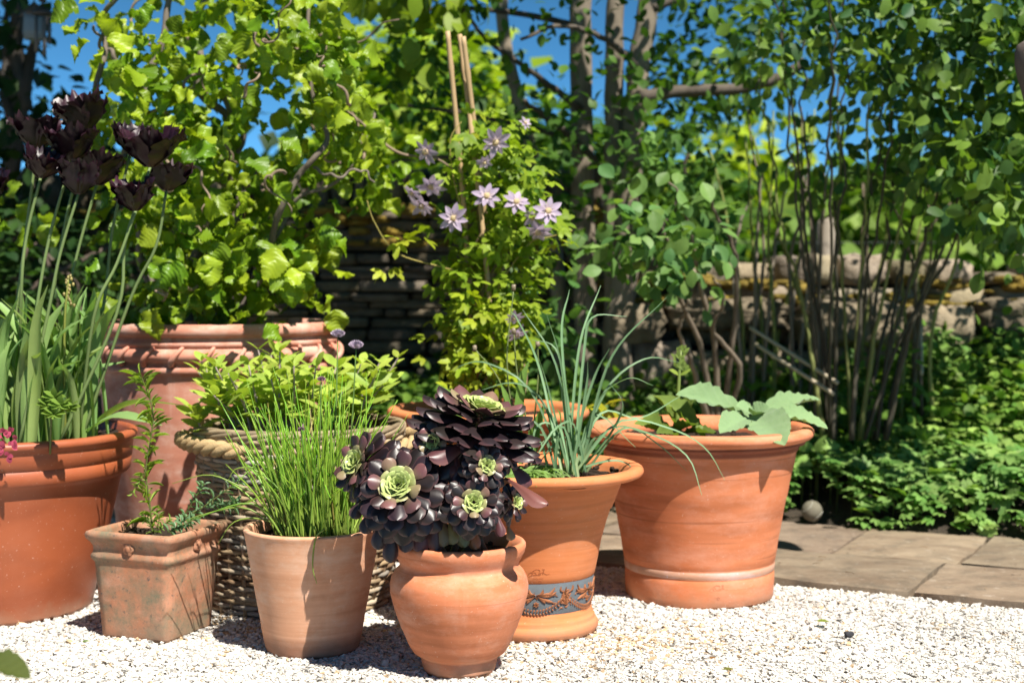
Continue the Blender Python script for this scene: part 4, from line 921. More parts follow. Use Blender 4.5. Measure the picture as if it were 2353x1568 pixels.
# ------------------------------------------------------------------ contorted hazel
HZT = [leafT(30, lambda t: .47 * max(0, sin(pi * t ** .74)) ** .72 * (1 - .12 * t), 3, f, c, .12, 7.5, .085, wav=w_ * 1.2) for f, c, w_ in ((.12, .15, .15), (-.25, .4, .35), (.5, .45, .4), (-.4, .1, .3), (.3, -.2, .3))]
root = thing('contorted_hazel', 'contorted hazel with twisted branches and crinkled lime leaves in the huge pot', 'shrub', (GX, GY, .648))
def cork(p, amp, turns):
    n = len(p); t = np.linspace(0, 1, n); q = t * turns * 2 * pi + rng.random() * 6; tg = nz(np.gradient(p, axis=0)); e1 = nz(np.cross(tg, [.3, .8, .2])); e2 = np.cross(tg, e1)
    en = np.sin(pi * t) ** .4
    return p + e1 * (np.cos(q) * amp * en)[:, None] + e2 * (np.sin(q) * amp * en)[:, None]
limbs = [([(440, 745), (455, 640), (400, 560), (430, 500), (400, 440), (350, 330), (345, 200), (370, 60), (420, -60)], 4.2, .018), ([(470, 745), (450, 620), (480, 560), (560, 440), (500, 390), (560, 300), (520, 180), (600, 20), (610, -80)], 4.25, .015),
         ([(540, 745), (600, 620), (640, 520), (665, 420), (720, 380), (742, 320), (730, 230), (700, 120), (720, -40)], 4.1, .01), ([(560, 745), (620, 560), (700, 450), (800, 400), (840, 330), (860, 260)], 4.3, .007), ([(420, 745), (330, 600), (300, 450), (280, 300), (230, 200), (240, 60), (290, -40)], 4.3, .013), ([(500, 745), (540, 500), (520, 300), (450, 150), (480, -30)], 4.4, .016), ([(345, 220), (290, 150), (240, 110), (215, 60)], 4.15, .008), ([(720, 385), (770, 405), (830, 390), (860, 420)], 4.05, .0045)]
for a, d, r in limbs:
    a = np.array(a, float); dd = d + np.cumsum(rng.normal(0, .03, len(a)))
    p = P(a[:, 0], a[:, 1], dd); p[0, 2] = max(p[0, 2], .63)
    mb = MB(); p = cork(smoothpath(p, 60), r * 1.2, 4); tube(mb, p, [r, r * .8, r * .5], 8, np.array([.24, .2, .165]) * rng.uniform(.75, 1.15), rough=.2); mb.build('branch', M['bark'], root)
HP = [(215, 60), (260, 20), (310, -160), (720, -160), (790, 60), (815, 200), (870, 270), (910, 380), (890, 440), (840, 450), (770, 420), (715, 470), (735, 590), (700, 740), (440, 745), (360, 710), (340, 600), (270, 560), (280, 420), (275, 300), (250, 190), (215, 90)]
HPL = [(x, min(y, 690)) for x, y in HP]
hh = [[(490, 330), (520, 260), (640, 250), (680, 330), (690, 400), (560, 390)], [(600, 120), (640, 70), (700, 150), (680, 250), (610, 220)], [(760, -20), (800, 0), (800, 80), (740, 60)], [(440, 190), (500, 180), (500, 250), (450, 250)]]
cen = region(HP, 3.8, 4.5, 42, hh, .3, 5)
for c in cen:
    e = c + rng.normal(0, .09, 3); tw = MB(); tube(tw, cork(smoothpath([c, (c + e) / 2 + rng.normal(0, .03, 3), e], 26), .014, rng.uniform(1, 3)), [.005, .0035, .002], 6, np.array([.27, .2, .14]) * rng.uniform(.7, 1.2)); tw.build('twig', M['twig'], root)
lf = MB()
kw = dict(lo=(.12, .24, .012), hi=(.34, .43, .025), droop=.9, upw=.1, sunw=.7, jit=1.25)
cen = region(HPL, 3.85, 4.65, 330, hh, .45, 5); leaves_at(lf, HZT, cen, 3, .045, (.036, .08), wid=.98, **kw)
low = [(420, 520), (560, 480), (700, 500), (750, 590), (720, 690), (420, 700), (340, 690), (330, 640)]
leaves_at(lf, HZT, region(low, 3.78, 4.4, 62), 3, .05, (.045, .09), wid=1, **kw)
leaves_at(lf, HZT, region([(290, -100), (760, -100), (810, 190), (890, 300), (890, 440), (830, 430), (700, 200), (480, 170), (400, 480), (280, 500), (255, 200)], 3.9, 4.5, 80, hh, .48, 5), 3, .045, (.036, .076), wid=1, **kw)
leaves_at(lf, HZT, region([(170, 30), (240, 30), (240, 100), (175, 100)], 4.1, 4.2, 3), 3, .03, (.07, .09), wid=1, **kw)
leaves_at(lf, HZT, P(np.array([250, 258, 40, 60]), np.array([275, 250, 480, 500]), np.array([4.1, 4.1, 4.3, 4.3])), 4, .03, (.06, .085), wid=1, **kw)
lf.build('foliage', M['hazel'], root)

# ------------------------------------------------------------------ clematis on canes
for (x0, y0, x1, y1, d0, d1, lab) in ((1028, 72, 1092, 860, 4.1, 4.2, 'leftmost of three bamboo canes rising above the clematis'), (1056, 80, 1140, 860, 4.16, 4.05, 'middle bamboo cane rising above the clematis, partly behind its neighbour'), (1064, 84, 1150, 870, 4.1, 4.25, 'rightmost and thickest bamboo cane rising above the clematis')):
    a, b = P(x1, y1, d1), P(x0, y0, d0); mb = MB(); p = smoothpath([a, a * .5 + b * .5 + [.006, 0, 0], b], 40); r = np.full(40, .0072); r[::7] *= 1.22
    tube(mb, p, r, 8, np.array([.55, .38, .2]) * rng.uniform(.8, 1.1)); tag(mb.build('bamboo_cane', M['bamboo'], base=a), lab, 'cane', 'canes in the clematis pot')
root = thing('clematis', 'climbing clematis column with pale violet star flowers on bamboo canes', 'climber', (KX, KY, .41))
def starleaf(nl, lw, sp):
    V, Fa = [], []
    T = leafT(4, ell(lw, .8, .8), 1, .15, .2, teeth=.12)
    for k in range(nl):
        a = (k - (nl - 1) / 2) * sp; L = 1 - .12 * abs(k - (nl - 1) / 2); R = np.array([[cos(a), sin(a), 0], [-sin(a), cos(a), 0], [0, 0, 1]])
        Fa.append(T[1] + len(V) * len(T[0])); V.append((T[0] * [L, L, L]) @ R.T + [0, .12 if k == (nl - 1) / 2 else 0, 0])
    return np.vstack(V), np.vstack(Fa)
CLT = starleaf(3, .26, .95)
st, lf = MB(), MB()
for k in range(9):
    z = np.linspace(.4, rng.uniform(.85, 1.2), 22); q = np.linspace(0, rng.uniform(5, 9), 22) + k; r = .05 + .05 * rng.random() - .03 * np.linspace(0, 1, 22)
    xb = KX + .02 - .015 * (z - .4); tube(st, np.stack([xb + r * np.cos(q), KY + r * np.sin(q), z], -1), [.003, .002], 5, (.24, .17, .09))
for pts in ([(1130, 720), (1150, 650), (1215, 560), (1260, 545), (1315, 530)], [(1040, 620), (1010, 612), (910, 580), (860, 510), (843, 460)], [(1060, 480), (1040, 400), (1035, 320), (1060, 280)]):
    a = np.array(pts, float); tube(st, smoothpath(P(a[:, 0], a[:, 1], 4.08), 24), [.0025, .002, .0012], 5, (.36, .3, .08))
st.build('stems', M['twig'], root)
CP = [(1050, 330), (1090, 280), (1180, 285), (1215, 330), (1220, 420), (1270, 500), (1275, 590), (1215, 640), (1245, 690), (1220, 770), (1170, 870), (1060, 860), (1030, 760), (1050, 690), (1000, 620), (1005, 530), (1030, 450)]
kw = dict(lo=(.1, .2, .015), hi=(.24, .34, .03), droop=.5, upw=.6, sunw=.9, jit=.7)
leaves_at(lf, CLT, region(CP, 3.99, 4.32, 360, (), .36, 8), 3, .03, (.024, .042), **{**kw, 'lo': (.15, .25, .015), 'hi': (.3, .4, .03)})
leaves_at(lf, CLT, region([(1070, 700), (1190, 690), (1180, 880), (1040, 880), (1030, 800)], 3.95, 4.2, 70), 3, .03, (.024, .04), lo=(.25, .33, .02), hi=(.36, .42, .03), droop=.4, upw=.6, sunw=.9)
leaves_at(lf, CLT, P(np.array([932, 950, 915, 895, 890, 1280, 1120]), np.array([560, 552, 565, 605, 618, 560, 300]), np.full(7, 4.06)), 2, .018, (.03, .045), lo=(.28, .34, .02), hi=(.36, .4, .03))
leaves_at(lf, CLT, P(np.array([1390, 1400, 1380, 1395]), np.array([935, 945, 950, 960]), np.full(4, 3.95)), 2, .015, (.03, .045), lo=(.35, .36, .02), hi=(.4, .4, .03))
lf.build('foliage', M['leaf'], root)
CPT = leafT(6, ell(.2, .75, .85), 2, .25, .1)
for (x, y, rr, d, ax) in ((980, 348, .046, 4.05, (-.4, -.6, -.3)), (1138, 326, .05, 4.0, (.1, -.8, -.3)), (948, 442, .036, 4.05, (-.6, -.5, -.5)), (990, 425, .05, 4.1, (-.1, -.6, -.7)), (970, 470, .046, 4.1, (-.3, -.6, -.6)), (1042, 502, .048, 3.98, (-.1, -.85, .1)), (1118, 452, .047, 3.97, (0, -.8, .35)), (1186, 466, .046, 3.98, (.1, -.7, .5)), (1258, 486, .05, 4.0, (.2, -.85, .25)), (1236, 530, .046, 4.0, (0, -.6, -.7)), (1112, 372, .03, 4.0, (.2, -.7, -.5)), (1180, 728, .034, 3.95, (.3, -.5, -.8)), (1186, 765, .036, 3.95, (.3, -.5, -.7)), (1205, 283, .025, 4.02, (.5, -.5, .3)), (1225, 500, .035, 4.03, (-.3, -.7, -.3))):
    c = P(x, y, d - .06); n = nz(ax); e1 = nz(np.cross(n, [.2, .1, .9])); e2 = np.cross(n, e1); mb = MB()
    for ring, cnt in ((0, 8), (1, 8)):
        for m in range(cnt):
            an = m * 2 * pi / cnt + ring * .39; e = cos(an) * e1 + sin(an) * e2; tl = radians((78 if ring == 0 else 52) + rng.normal(0, 9)); dr = cos(tl) * n + sin(tl) * e
            L = rr * .86 * (1 if ring == 0 else .62) * rng.uniform(.9, 1.1); c0 = np.array([.55, .44, .6]) * rng.uniform(.8, 1.15)
            oneleaf(mb, CPT, c, c + dr * L, L * (1.05 if ring == 0 else .7), sin(tl) * n - cos(tl) * e, c0 if ring == 0 else np.array([.74, .62, .68]))
    f = mb.build('flower', M['petal'], root); mb = MB(); rockmesh(c + n * rr * .12, np.full(3, rr * .32), (.75, .6, .35), .3, 0, mb, 3); mb.build('flower_centre', M['petal'], f)

# ------------------------------------------------------------------ ground cover
GT = starleaf(5, .22, .52)
def cover(name, label, X0, X1, n, lo, hi, size, T, hgt, ymax=5.95, ymin=None):
    mb = MB(); X = rng.uniform(X0, X1, n); f = rng.random(n) ** .8; y0 = path_back(X) - .02 if ymin is None else ymin; Yy = y0 + f * (ymax - y0)
    dens = vnoise(np.stack([X * 5, Yy * 5, X * 0], -1)); hh_ = terr(X, Yy) + (hgt + .1 * np.clip((Yy - y0 - .5) / .6, 0, 1)) * (.35 + .9 * dens) * np.clip((Yy - y0) / .15 + .3, 0, 1) * rng.uniform(.5, 1, n) ** .5
    pos = np.stack([X, Yy, hh_], -1); far_ = np.hypot(X - .956, Yy - 4.72) > .085; pos = pos[far_]; n = len(pos); d = rng.normal(0, 1, (n, 3)) * [1, 1, .3] + [0, -.5, -.1]; up = np.array([0, -.25, 1]) + SUN * .4 + rng.normal(0, .35, (n, 3))
    x, y, z = frames(nz(d), nz(up)); s = rng.uniform(*size, n); t = rng.random((n, 1)); c = (np.array(lo) * (1 - t) + np.array(hi) * t) * rng.uniform(.7, 1.25, (n, 1)); pn = vnoise(pos * 2.3 + 11)[:, None]; c = c * (np.array([1.25, 1.1, .7]) * pn + np.array([.7, .85, 1.15]) * (1 - pn)); s = s * (.75 + .6 * vnoise(pos * 3 + 5))
    mb.inst(T, pos, Rm(x, y, z, s, s, s), c)
    st = rng.integers(0, n, n // 6)
    for i in st[:1400]: tube(mb, [[pos[i, 0], pos[i, 1] + .03, terr(pos[i, 0], pos[i, 1])], pos[i]], .0018, 4, (.13, .17, .05), cap=False)
    return tag(mb.build(name, M['leaf']), kind='stuff', label=label)
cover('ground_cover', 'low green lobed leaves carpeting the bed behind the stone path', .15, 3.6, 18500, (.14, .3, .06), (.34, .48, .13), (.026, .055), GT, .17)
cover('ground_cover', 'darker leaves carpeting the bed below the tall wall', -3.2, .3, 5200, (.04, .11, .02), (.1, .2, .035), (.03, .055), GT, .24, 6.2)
ovT = leafT(5, ell(.33, .8, .85), 1, .12, .18)
mb = MB(); cen = []
for k in range(760):
    X = rng.uniform(-.9, 3.4); y_ = max(5.0, path_back(X) + .15); Yy = rng.uniform(y_, max(y_ + .35, 5.65)); cen.append((X, Yy, terr(X, Yy) + rng.uniform(.1, .3)))
leaves_at(mb, ovT, np.array(cen), 5, .05, (.035, .06), lo=(.08, .18, .03), hi=(.2, .33, .05), droop=.2, upw=.9)
tag(mb.build('undergrowth', M['leaf']), kind='stuff', label='taller leafy undergrowth at the foot of the stone wall')

# ------------------------------------------------------------------ multi-stemmed tree in the centre
def limb(root, pts, d, r, name='trunk', col=(.31, .26, .2), seg=10, wig=.01, n=30, mat='bark'):
    a = np.array(pts, float); dd = np.linspace(d[0], d[1], len(a)) if isinstance(d, tuple) else np.full(len(a), d)
    p = smoothpath(P(a[:, 0], a[:, 1], dd), n); p += rng.normal(0, wig, p.shape) * np.linspace(0, 1, n)[:, None] * [1, 1, .3] * .5
    mb = MB(); tube(mb, p, r, seg, np.asarray(col) * rng.uniform(.85, 1.15), rough=.14); return mb.build(name, M[mat], root)
b = P(1400, 980, 5.75)
root = thing('multi_stemmed_tree', 'grey-barked tree with several upright trunks and a leafy crown behind the clematis', 'tree', b)
limb(root, [(1350, 990), (1345, 700), (1338, 400), (1335, 150), (1330, -100), (1320, -500), (1300, -1000)], 5.75, [.05, .045, .045, .042, .03])
limb(root, [(1410, 1000), (1415, 720), (1412, 420), (1410, 200), (1415, 0), (1440, -400), (1500, -900)], 5.7, [.055, .045, .038, .034, .03])
limb(root, [(1430, 1000), (1420, 760), (1440, 600), (1450, 350), (1470, 130), (1500, -50), (1560, -400), (1640, -800)], 5.65, [.06, .048, .044, .04, .03])
limb(root, [(1300, 980), (1290, 760), (1270, 560), (1220, 350), (1160, 100), (1150, -100), (1100, -500)], 5.9, [.04, .032, .026, .022])
for pts, d, r in (([(1470, 225), (1560, 210), (1680, 205), (1790, 180), (1850, 140)], 5.5, [.026, .022, .018]), ([(1335, 250), (1240, 180), (1130, 100), (1060, 20)], (5.7, 5.3), [.016, .01, .006]), ([(1460, 150), (1390, 90), (1290, 60), (1200, 90)], (5.6, 5.2), [.014, .01, .006]), ([(1410, 420), (1330, 330), (1240, 260), (1200, 230)], (5.7, 5.3), [.018, .012, .008]), ([(1500, 20), (1600, -20), (1700, -60)], 5.5, [.016, .012]), ([(1340, 540), (1250, 430), (1150, 380), (1000, 360), (880, 380)], (5.8, 5.6), [.016, .01, .006]), ([(1345, 330), (1200, 290), (1000, 250), (850, 240)], (5.8, 6.2), [.014, .01, .006]), ([(1330, 60), (1180, 30), (1000, 20), (880, 60)], (5.8, 5.4), [.014, .01, .005]), ([(1440, 620), (1500, 560), (1560, 450), (1590, 330)], 5.5, [.012, .009, .006])):
    limb(root, pts, d, r, 'branch', (.115, .095, .078), 7, .012, 20)
TLT = leafT(4, ell(.34, .8, .9), 1, .12, .2)
lf = MB(); kw = dict(lo=(.035, .1, .018), hi=(.1, .2, .025), droop=.3, upw=.7, sunw=.5)
TK = [[(1300, -160), (1520, -160), (1510, 120), (1460, 420), (1480, 650), (1310, 650), (1300, 300)]]
kp = [[(870, 60), (960, 110), (950, 200), (880, 170)], [(1200, 330), (1260, 300), (1290, 380), (1220, 400)], [(1520, 20), (1590, 10), (1600, 90), (1530, 100)]]
leaves_at(lf, TLT, region([(840, -150), (1850, -150), (1800, 250), (1720, 200), (1560, 300), (1500, 430), (1280, 420), (1130, 260), (860, 260)], 5.2, 6.4, 290, kp + TK, .57, 2.6), 6, .09, (.035, .062), **kw)
leaves_at(lf, TLT, region([(1000, 280), (1310, 330), (1330, 420), (1640, 330), (1650, 420), (1500, 560), (1300, 640), (1180, 500)], 5.3, 6.0, 120, TK, .45, 3), 6, .09, (.035, .06), **kw)
leaves_at(lf, TLT, region([(820, -60), (1130, -80), (1120, 60), (960, 110)], 4.9, 5.3, 22, (), .3, 3), 4, .08, (.08, .12), lo=(.14, .22, .015), hi=(.22, .3, .02), droop=.6, upw=.3, sunw=.8)
leaves_at(lf, TLT, region(TK[0], 5.2, 5.55, 40, (), .5, 4), 5, .07, (.035, .055), **kw)
cc = np.stack([rng.uniform(-2.6, 1.3, 520), rng.uniform(4.6, 6.6, 520), rng.uniform(2.55, 5.0, 520)], -1); cc = cc[vnoise(cc * 1.4 + 3) > .42]; leaves_at(lf, TLT, cc, 8, .16, (.09, .14), **kw)  # unseen leaves overhead, spread forward of the trunks to shade the wall
lf.build('crown', M['leaf'], root)

# ------------------------------------------------------------------ shrub on the right and its thicket of stems
root = thing('tall_shrub', 'tall many-stemmed shrub with round blue-green leaves on the right', 'shrub', P(1965, 1000, 5.0))
for k in range(20):
    f = (k + .5) / 20; x1 = 1700 + 720 * f + rng.normal(0, 30); xb = 1965 + (f - .5) * 130 + rng.normal(0, 16)
    limb(root, [(xb, 1010), (xb + (x1 - xb) * .2, 760), (xb + (x1 - xb) * .52, 480 + 60 * abs(f - .5)), (xb + (x1 - xb) * .8, 200), (x1 + rng.normal(0, 40), -120)], (5.0 + rng.normal(0, .08), 4.9 + rng.normal(0, .25)), [.007 if k % 3 else .011, .0055, .004, .0025], 'stem', (.075, .066, .045) if k % 4 else (.2, .22, .07), 7, .024, 26, 'twig')
RLT = [leafT(8, lambda t: .36 * max(0, sin(pi * t ** .95)) ** .8, 2, f, c, .03, 5) for f, c in ((.12, .18), (-.1, .3), (.25, .1))]
lf = MB(); kw = dict(lo=(.035, .1, .04), hi=(.2, .31, .04), droop=.5, upw=.35, sunw=.5, jit=1.3)
RP = [(1500, -160), (2620, -160), (2620, 520), (2360, 560), (2200, 520), (2120, 420), (1900, 430), (1800, 390), (1700, 300), (1560, 260), (1480, 120)]
rh = [[(1690, 190), (1760, 175), (1830, 260), (1820, 390), (1720, 360)], [(2170, 390), (2230, 370), (2240, 450), (2180, 460)], [(2270, 240), (2350, 220), (2350, 300), (2290, 310)], [(2080, 100), (2120, 90), (2130, 130), (2090, 140)], [(1990, 300), (2030, 290), (2040, 350), (2000, 350)]]
leaves_at(lf, RLT, region(RP, 4.4, 5.2, 560, rh, .52, 2.6), 5, .065, (.035, .062), wid=.95, **kw)
leaves_at(lf, RLT, region([(1800, -100), (2500, -100), (2500, 420), (2250, 400), (2100, 330), (1900, 280), (1800, 160)], 4.4, 4.9, 120, rh, .48, 3), 5, .06, (.04, .066), wid=.95, **kw)
leaves_at(lf, RLT, region([(1690, 80), (2100, 60), (2150, 330), (1950, 420), (1780, 330), (1700, 170)], 4.9, 5.25, 60, rh, .45, 3), 5, .07, (.035, .06), wid=.95, **kw)
leaves_at(lf, RLT, region([(2150, 300), (2500, 200), (2500, 640), (2330, 610), (2240, 560), (2180, 440)], 4.2, 4.6, 60, (), .35, 3), 5, .055, (.045, .072), wid=.95, **kw)
leaves_at(lf, RLT, region([(1880, 380), (2150, 400), (2240, 520), (2150, 520), (2000, 470), (1890, 450)], 4.7, 5.2, 22, (), .3, 3), 5, .07, (.035, .06), wid=.95, **kw)
lf.build('foliage', M['leaf'], root)
root = thing('young_shrub', 'lower shrub with bright round leaves in front of the tree trunks', 'shrub', P(1620, 950, 5.0))
for pts in ([(1640, 980), (1610, 800), (1560, 680), (1530, 560), (1500, 470)], [(1650, 980), (1640, 780), (1600, 620), (1580, 500), (1540, 420)], [(1660, 980), (1680, 800), (1690, 600), (1640, 480), (1620, 430)], [(1630, 980), (1590, 840), (1560, 760), (1580, 690)], [(1660, 980), (1700, 850), (1640, 760), (1660, 690), (1640, 640)]):
    limb(root, pts, (5.0, 4.6), [.012, .009, .006, .003], 'stem', (.24, .19, .14), 7, .012, 26, 'bark')
lf = MB()
leaves_at(lf, RLT, region([(1400, 520), (1450, 450), (1540, 410), (1640, 500), (1660, 570), (1630, 680), (1560, 690), (1470, 620), (1400, 590)], 4.35, 4.75, 46, (), .2, 3), 5, .05, (.04, .07), lo=(.08, .19, .06), hi=(.2, .32, .08), droop=.5, upw=.4, sunw=.7, jit=1.0)
leaves_at(lf, RLT, region([(1440, 240), (1600, 260), (1640, 420), (1540, 430), (1440, 360)], 4.8, 5.2, 14, (), .2, 3), 5, .06, (.035, .055), lo=(.06, .15, .03), hi=(.13, .24, .05))
leaves_at(lf, RLT, region([(1210, 700), (1330, 640), (1330, 790), (1230, 810)], 4.7, 5.0, 16), 5, .05, (.045, .07), lo=(.06, .16, .04), hi=(.12, .22, .06))
lf.build('foliage', M['leaf'], root)
root = thing('bare_stem_thicket', 'thicket of thin bare stems against the low wall between the two shrubs', 'shrub', P(1770, 980, 5.3))
for k in range(16):
    x = rng.uniform(1690, 1900); x1 = x + rng.normal(0, 70)
    limb(root, [(x, 990), (x + rng.normal(0, 12), 780), (x + (x1 - x) * .5 + rng.normal(0, 18), 560), (x1, rng.uniform(240, 420))], 5.35 + rng.normal(0, .15), [.009, .007, .003], 'stem', [(.2, .16, .12), (.26, .22, .17), (.22, .25, .07)][k % 3], 6, .008, 20, 'twig')
for k in range(10):
    x = rng.uniform(1900, 2150); limb(root, [(x, 960), (x + rng.normal(0, 10), 760), (x + rng.normal(20, 30), 560), (x + rng.normal(40, 60), 420)], 5.3 + rng.normal(0, .12), [.008, .006, .003], 'stem', (.15, .12, .08) if k % 2 else (.22, .24, .07), 6, .008, 18, 'twig')
for (a, b, d, lab) in (((1722, 752), (1925, 880), 5.0, 'upper pale cane leaning across the bare stems'), ((1735, 790), (1915, 905), 4.95, 'lower pale cane leaning across the bare stems'), ((2113, 690), (2117, 860), 5.3, 'short upright pale cane before the low mossy wall')):
    mb = MB(); p = smoothpath([P(*b, d - .1), P(*a, d + .15)], 20); tube(mb, p, .007, 7, (.5, .42, .3)); tag(mb.build('garden_cane', M['bamboo'], base=p[0]), lab, 'cane')

# ------------------------------------------------------------------ trees and hedge beyond the wall, dark tree at the left
FT = leafT(2, ell(.5, .7), 1, .1, .2)
def far_tree(name, label, poly, d0, d1, n, lo, hi, size, trunk, thr=.4, ns=1.2, sp=.22, cat='tree', mat='far', group=None, nl=7, **kw):
    xm = trunk[0]; base = P(xm, HZ, (d0 + d1) / 2); base[2] = 0
    root = thing(name, label, cat, base, group); top = P(xm + trunk[1], trunk[2], (d0 + d1) / 2)
    mb = MB(); tube(mb, smoothpath([base, base * .5 + top * .5 + rng.normal(0, .08, 3), top], 14), [trunk[3], trunk[3] * .7, trunk[3] * .35], 9, (.17, .135, .11), rough=.2); mb.build('trunk', M['bark'], root)
    mb = MB(); leaves_at(mb, FT if mat == 'far' else TLT, region(poly, d0, d1, n, (), thr, ns), nl, sp, size, lo, hi, **kw); mb.build('crown', M[mat], root)
    return root
FG = 'trees beyond the wall'
far_tree('leafy_tree', 'sunlit yellow-green rounded tree beyond the low wall, between the bare stems', [(1620, 640), (1600, 450), (1650, 370), (1730, 340), (1820, 370), (1860, 440), (1870, 640)], 12, 14.5, 420, (.28, .38, .02), (.4, .48, .03), (.14, .24), (1740, 10, 480, .12))
far_tree('leafy_tree', 'darker green tree beyond the low wall, right of the yellow-green one', [(1850, 660), (1860, 470), (1960, 410), (2120, 430), (2250, 400), (2400, 420), (2500, 660)], 10, 12.5, 520, (.1, .2, .025), (.2, .3, .04), (.12, .22), (2050, 20, 450, .12), thr=.42)
far_tree('leafy_tree', 'hazy yellow-green tree seen left of the bamboo canes', [(820, 420), (830, 180), (900, 120), (1010, 110), (1080, 190), (1080, 420)], 10, 12, 300, (.24, .36, .02), (.36, .46, .03), (.12, .22), (950, 10, 250, .1))
far_tree('leafy_tree', 'mid green tree beyond the wall behind the grey trunks', [(1080, 620), (1090, 420), (1200, 360), (1400, 380), (1560, 400), (1640, 470), (1640, 640)], 9, 11, 420, (.04, .11, .015), (.11, .2, .025), (.12, .2), (1350, 10, 430, .1), thr=.42)
far_tree('leafy_tree', 'dark green tree beyond the wall behind the hazel', [(180, 640), (200, 460), (320, 420), (520, 450), (700, 420), (860, 390), (900, 520), (880, 640)], 9, 11, 260, (.02, .06, .012), (.06, .12, .02), (.12, .2), (560, 10, 420, .1), thr=.4)
root = far_tree('dark_tree', 'dark tree with twiggy branches at the left edge behind the tulips', [(-400, -100), (40, -120), (70, 80), (90, 150), (150, 200), (210, 330), (200, 480), (240, 620), (-400, 640)], 5.9, 7.2, 260, (.012, .035, .01), (.035, .075, .016), (.06, .1), (20, 20, -60, .06), thr=.45, ns=2.2, sp=.11, mat='leaf', nl=6)  # leaf colours darkened to stand in for the shade on this tree
for pts, r in (([(30, 400), (60, 200), (90, 80), (150, 0), (170, -40)], [.03, .02, .01]), ([(40, 330), (10, 200), (20, 60), (-10, -60)], [.025, .015, .01]), ([(45, 420), (110, 330), (170, 300)], [.015, .008]), ([(60, 250), (40, 120), (45, 0)], [.03, .025, .02])): limb(root, pts, 6.3, r, 'branch', (.1, .085, .075), 7, .02, 18)
mb = MB(); cc = np.stack([rng.uniform(-4.2, -.9, 330), rng.uniform(4.9, 6.6, 330), rng.uniform(2.4, 4.6, 330)], -1); cc = cc[(cc[:, 0] < -2.0) | (cc[:, 2] > 2.9)]
leaves_at(mb, TLT, cc, 8, .17, (.1, .15), lo=(.015, .04, .01), hi=(.04, .08, .016)); mb.build('shading_foliage', M['leaf'], root)  # unseen foliage above the view, added to shade the left background
root = thing('dark_shrub', 'dark leafy shrub in shade behind the tulip stems', 'shrub', P(120, 760, 5.5))
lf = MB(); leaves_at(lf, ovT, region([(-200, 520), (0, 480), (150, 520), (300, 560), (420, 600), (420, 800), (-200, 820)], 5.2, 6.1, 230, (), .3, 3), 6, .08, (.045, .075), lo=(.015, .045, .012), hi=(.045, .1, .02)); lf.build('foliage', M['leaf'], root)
for k in range(5): limb(root, [(rng.uniform(40, 200), 900), (rng.uniform(0, 260), 700), (rng.uniform(-50, 300), 560)], 5.6, [.012, .006], 'stem', (.12, .09, .07), 6, .01, 12, 'twig')
# the wood beyond that closes the horizon
mb = MB(); X = rng.uniform(-26, 26, 2600); z = rng.uniform(0, 2.2, 2600) * (.6 + .5 * vnoise(np.stack([X * .4, X * 0, X * 0], -1)))
leaves_at(mb, FT, np.stack([X, 24 + rng.uniform(0, 4, 2600), z], -1), 6, .35, (.3, .5), lo=(.05, .12, .02), hi=(.13, .21, .03))
tag(mb.build('distant_wood', M['far']), kind='stuff', label='distant green wood along the horizon')
root = thing('fence_post', 'weathered fence post beyond the low wall, seen between bare stems', 'post', P(1897, HZ, 7.6) * [1, 1, 0])
mb = MB(); c = OFF[root.name]; rockmesh(c + [0, 0, .55], (.08, .08, 1.1), (.36, .31, .25), .06, .3, mb, 4); mb.build('post', M['bark'], root)
mb = MB(); tube(mb, [c + [-2, -.05, .98], c + [0, -.05, .97], c + [3.0, -.05, .98]], .0012, 5, (.12, .12, .12)); mb.build('wire', M['metal'], root)

# ------------------------------------------------------------------ small things
root = thing('wind_chime', 'dark wind chime with hanging tubes near the top left corner', 'wind chime', P(96, 30, 5.6))
mb = MB(); c = P(97, 28, 5.6); lathe(mb, [(.001, .016), (.02, .014), (.036, 0), (.036, -.012), (.001, -.012)], c[0], c[1], 20, (.06, .05, .05), z0=c[2]); mb.build('top_disc', M['metal'], root)
mb = MB(); tube(mb, [c, c + [0, 0, .14]], .004, 5, (.06, .05, .05)); rockmesh(c + [0, 0, .05], (.03, .03, .03), (.06, .05, .05), .3, 0, mb); mb.build('cord', M['metal'], root)
for k in range(5):
    a = k * 2 * pi / 5 + .3; mb = MB(); q = c + [.026 * cos(a), .026 * sin(a), -.02]; tube(mb, [q, q - [0, 0, .1 + .012 * k]], .0075, 8, (.13, .12, .12)); mb.build('chime_tube', M['metal'], root)
root = thing('hanging_lantern', 'small grey box lantern hanging in the dark tree beside the wind chime', 'lantern', P(78, 60, 5.8))
mb = MB(); c = P(78, 62, 5.8); rockmesh(c, (.075, .075, .1), (.2, .24, .28), .05, .2, mb); mb.build('body', M['metal'], root)
mb = MB(); lathe(mb, [(.001, .05), (.06, .0), (.06, -.006), (.001, -.006)], c[0], c[1], 4, (.13, .09, .07), z0=c[2] + .05); tube(mb, [c + [0, 0, .08], c + [0, 0, .3]], .003, 5, (.1, .1, .1)); mb.build('roof', M['metal'], root)
c = P(2372, 150, 3.6)
root = thing('hanging_ornament', 'brown-grey rounded object hanging at the top right edge', 'ornament', c)
mb = MB(); lathe(mb, refine([(.001, .062), (.02, .06), (.036, .05), (.042, .03), (.042, 0), (.036, -.03), (.026, -.065), (.018, -.1), (.012, -.11), (.001, -.112)]), c[0], c[1], 28, (.16, .125, .11), z0=c[2]); mb.build('body', M['bark'], root)
mb = MB(); tube(mb, [c + [0, 0, .06], c + [0, 0, .5]], .0025, 5, (.2, .17, .14)); mb.build('cord', M['twig'], root)
mb = MB()                                              # bits of dry leaf and twig blown onto the gravel and the flags
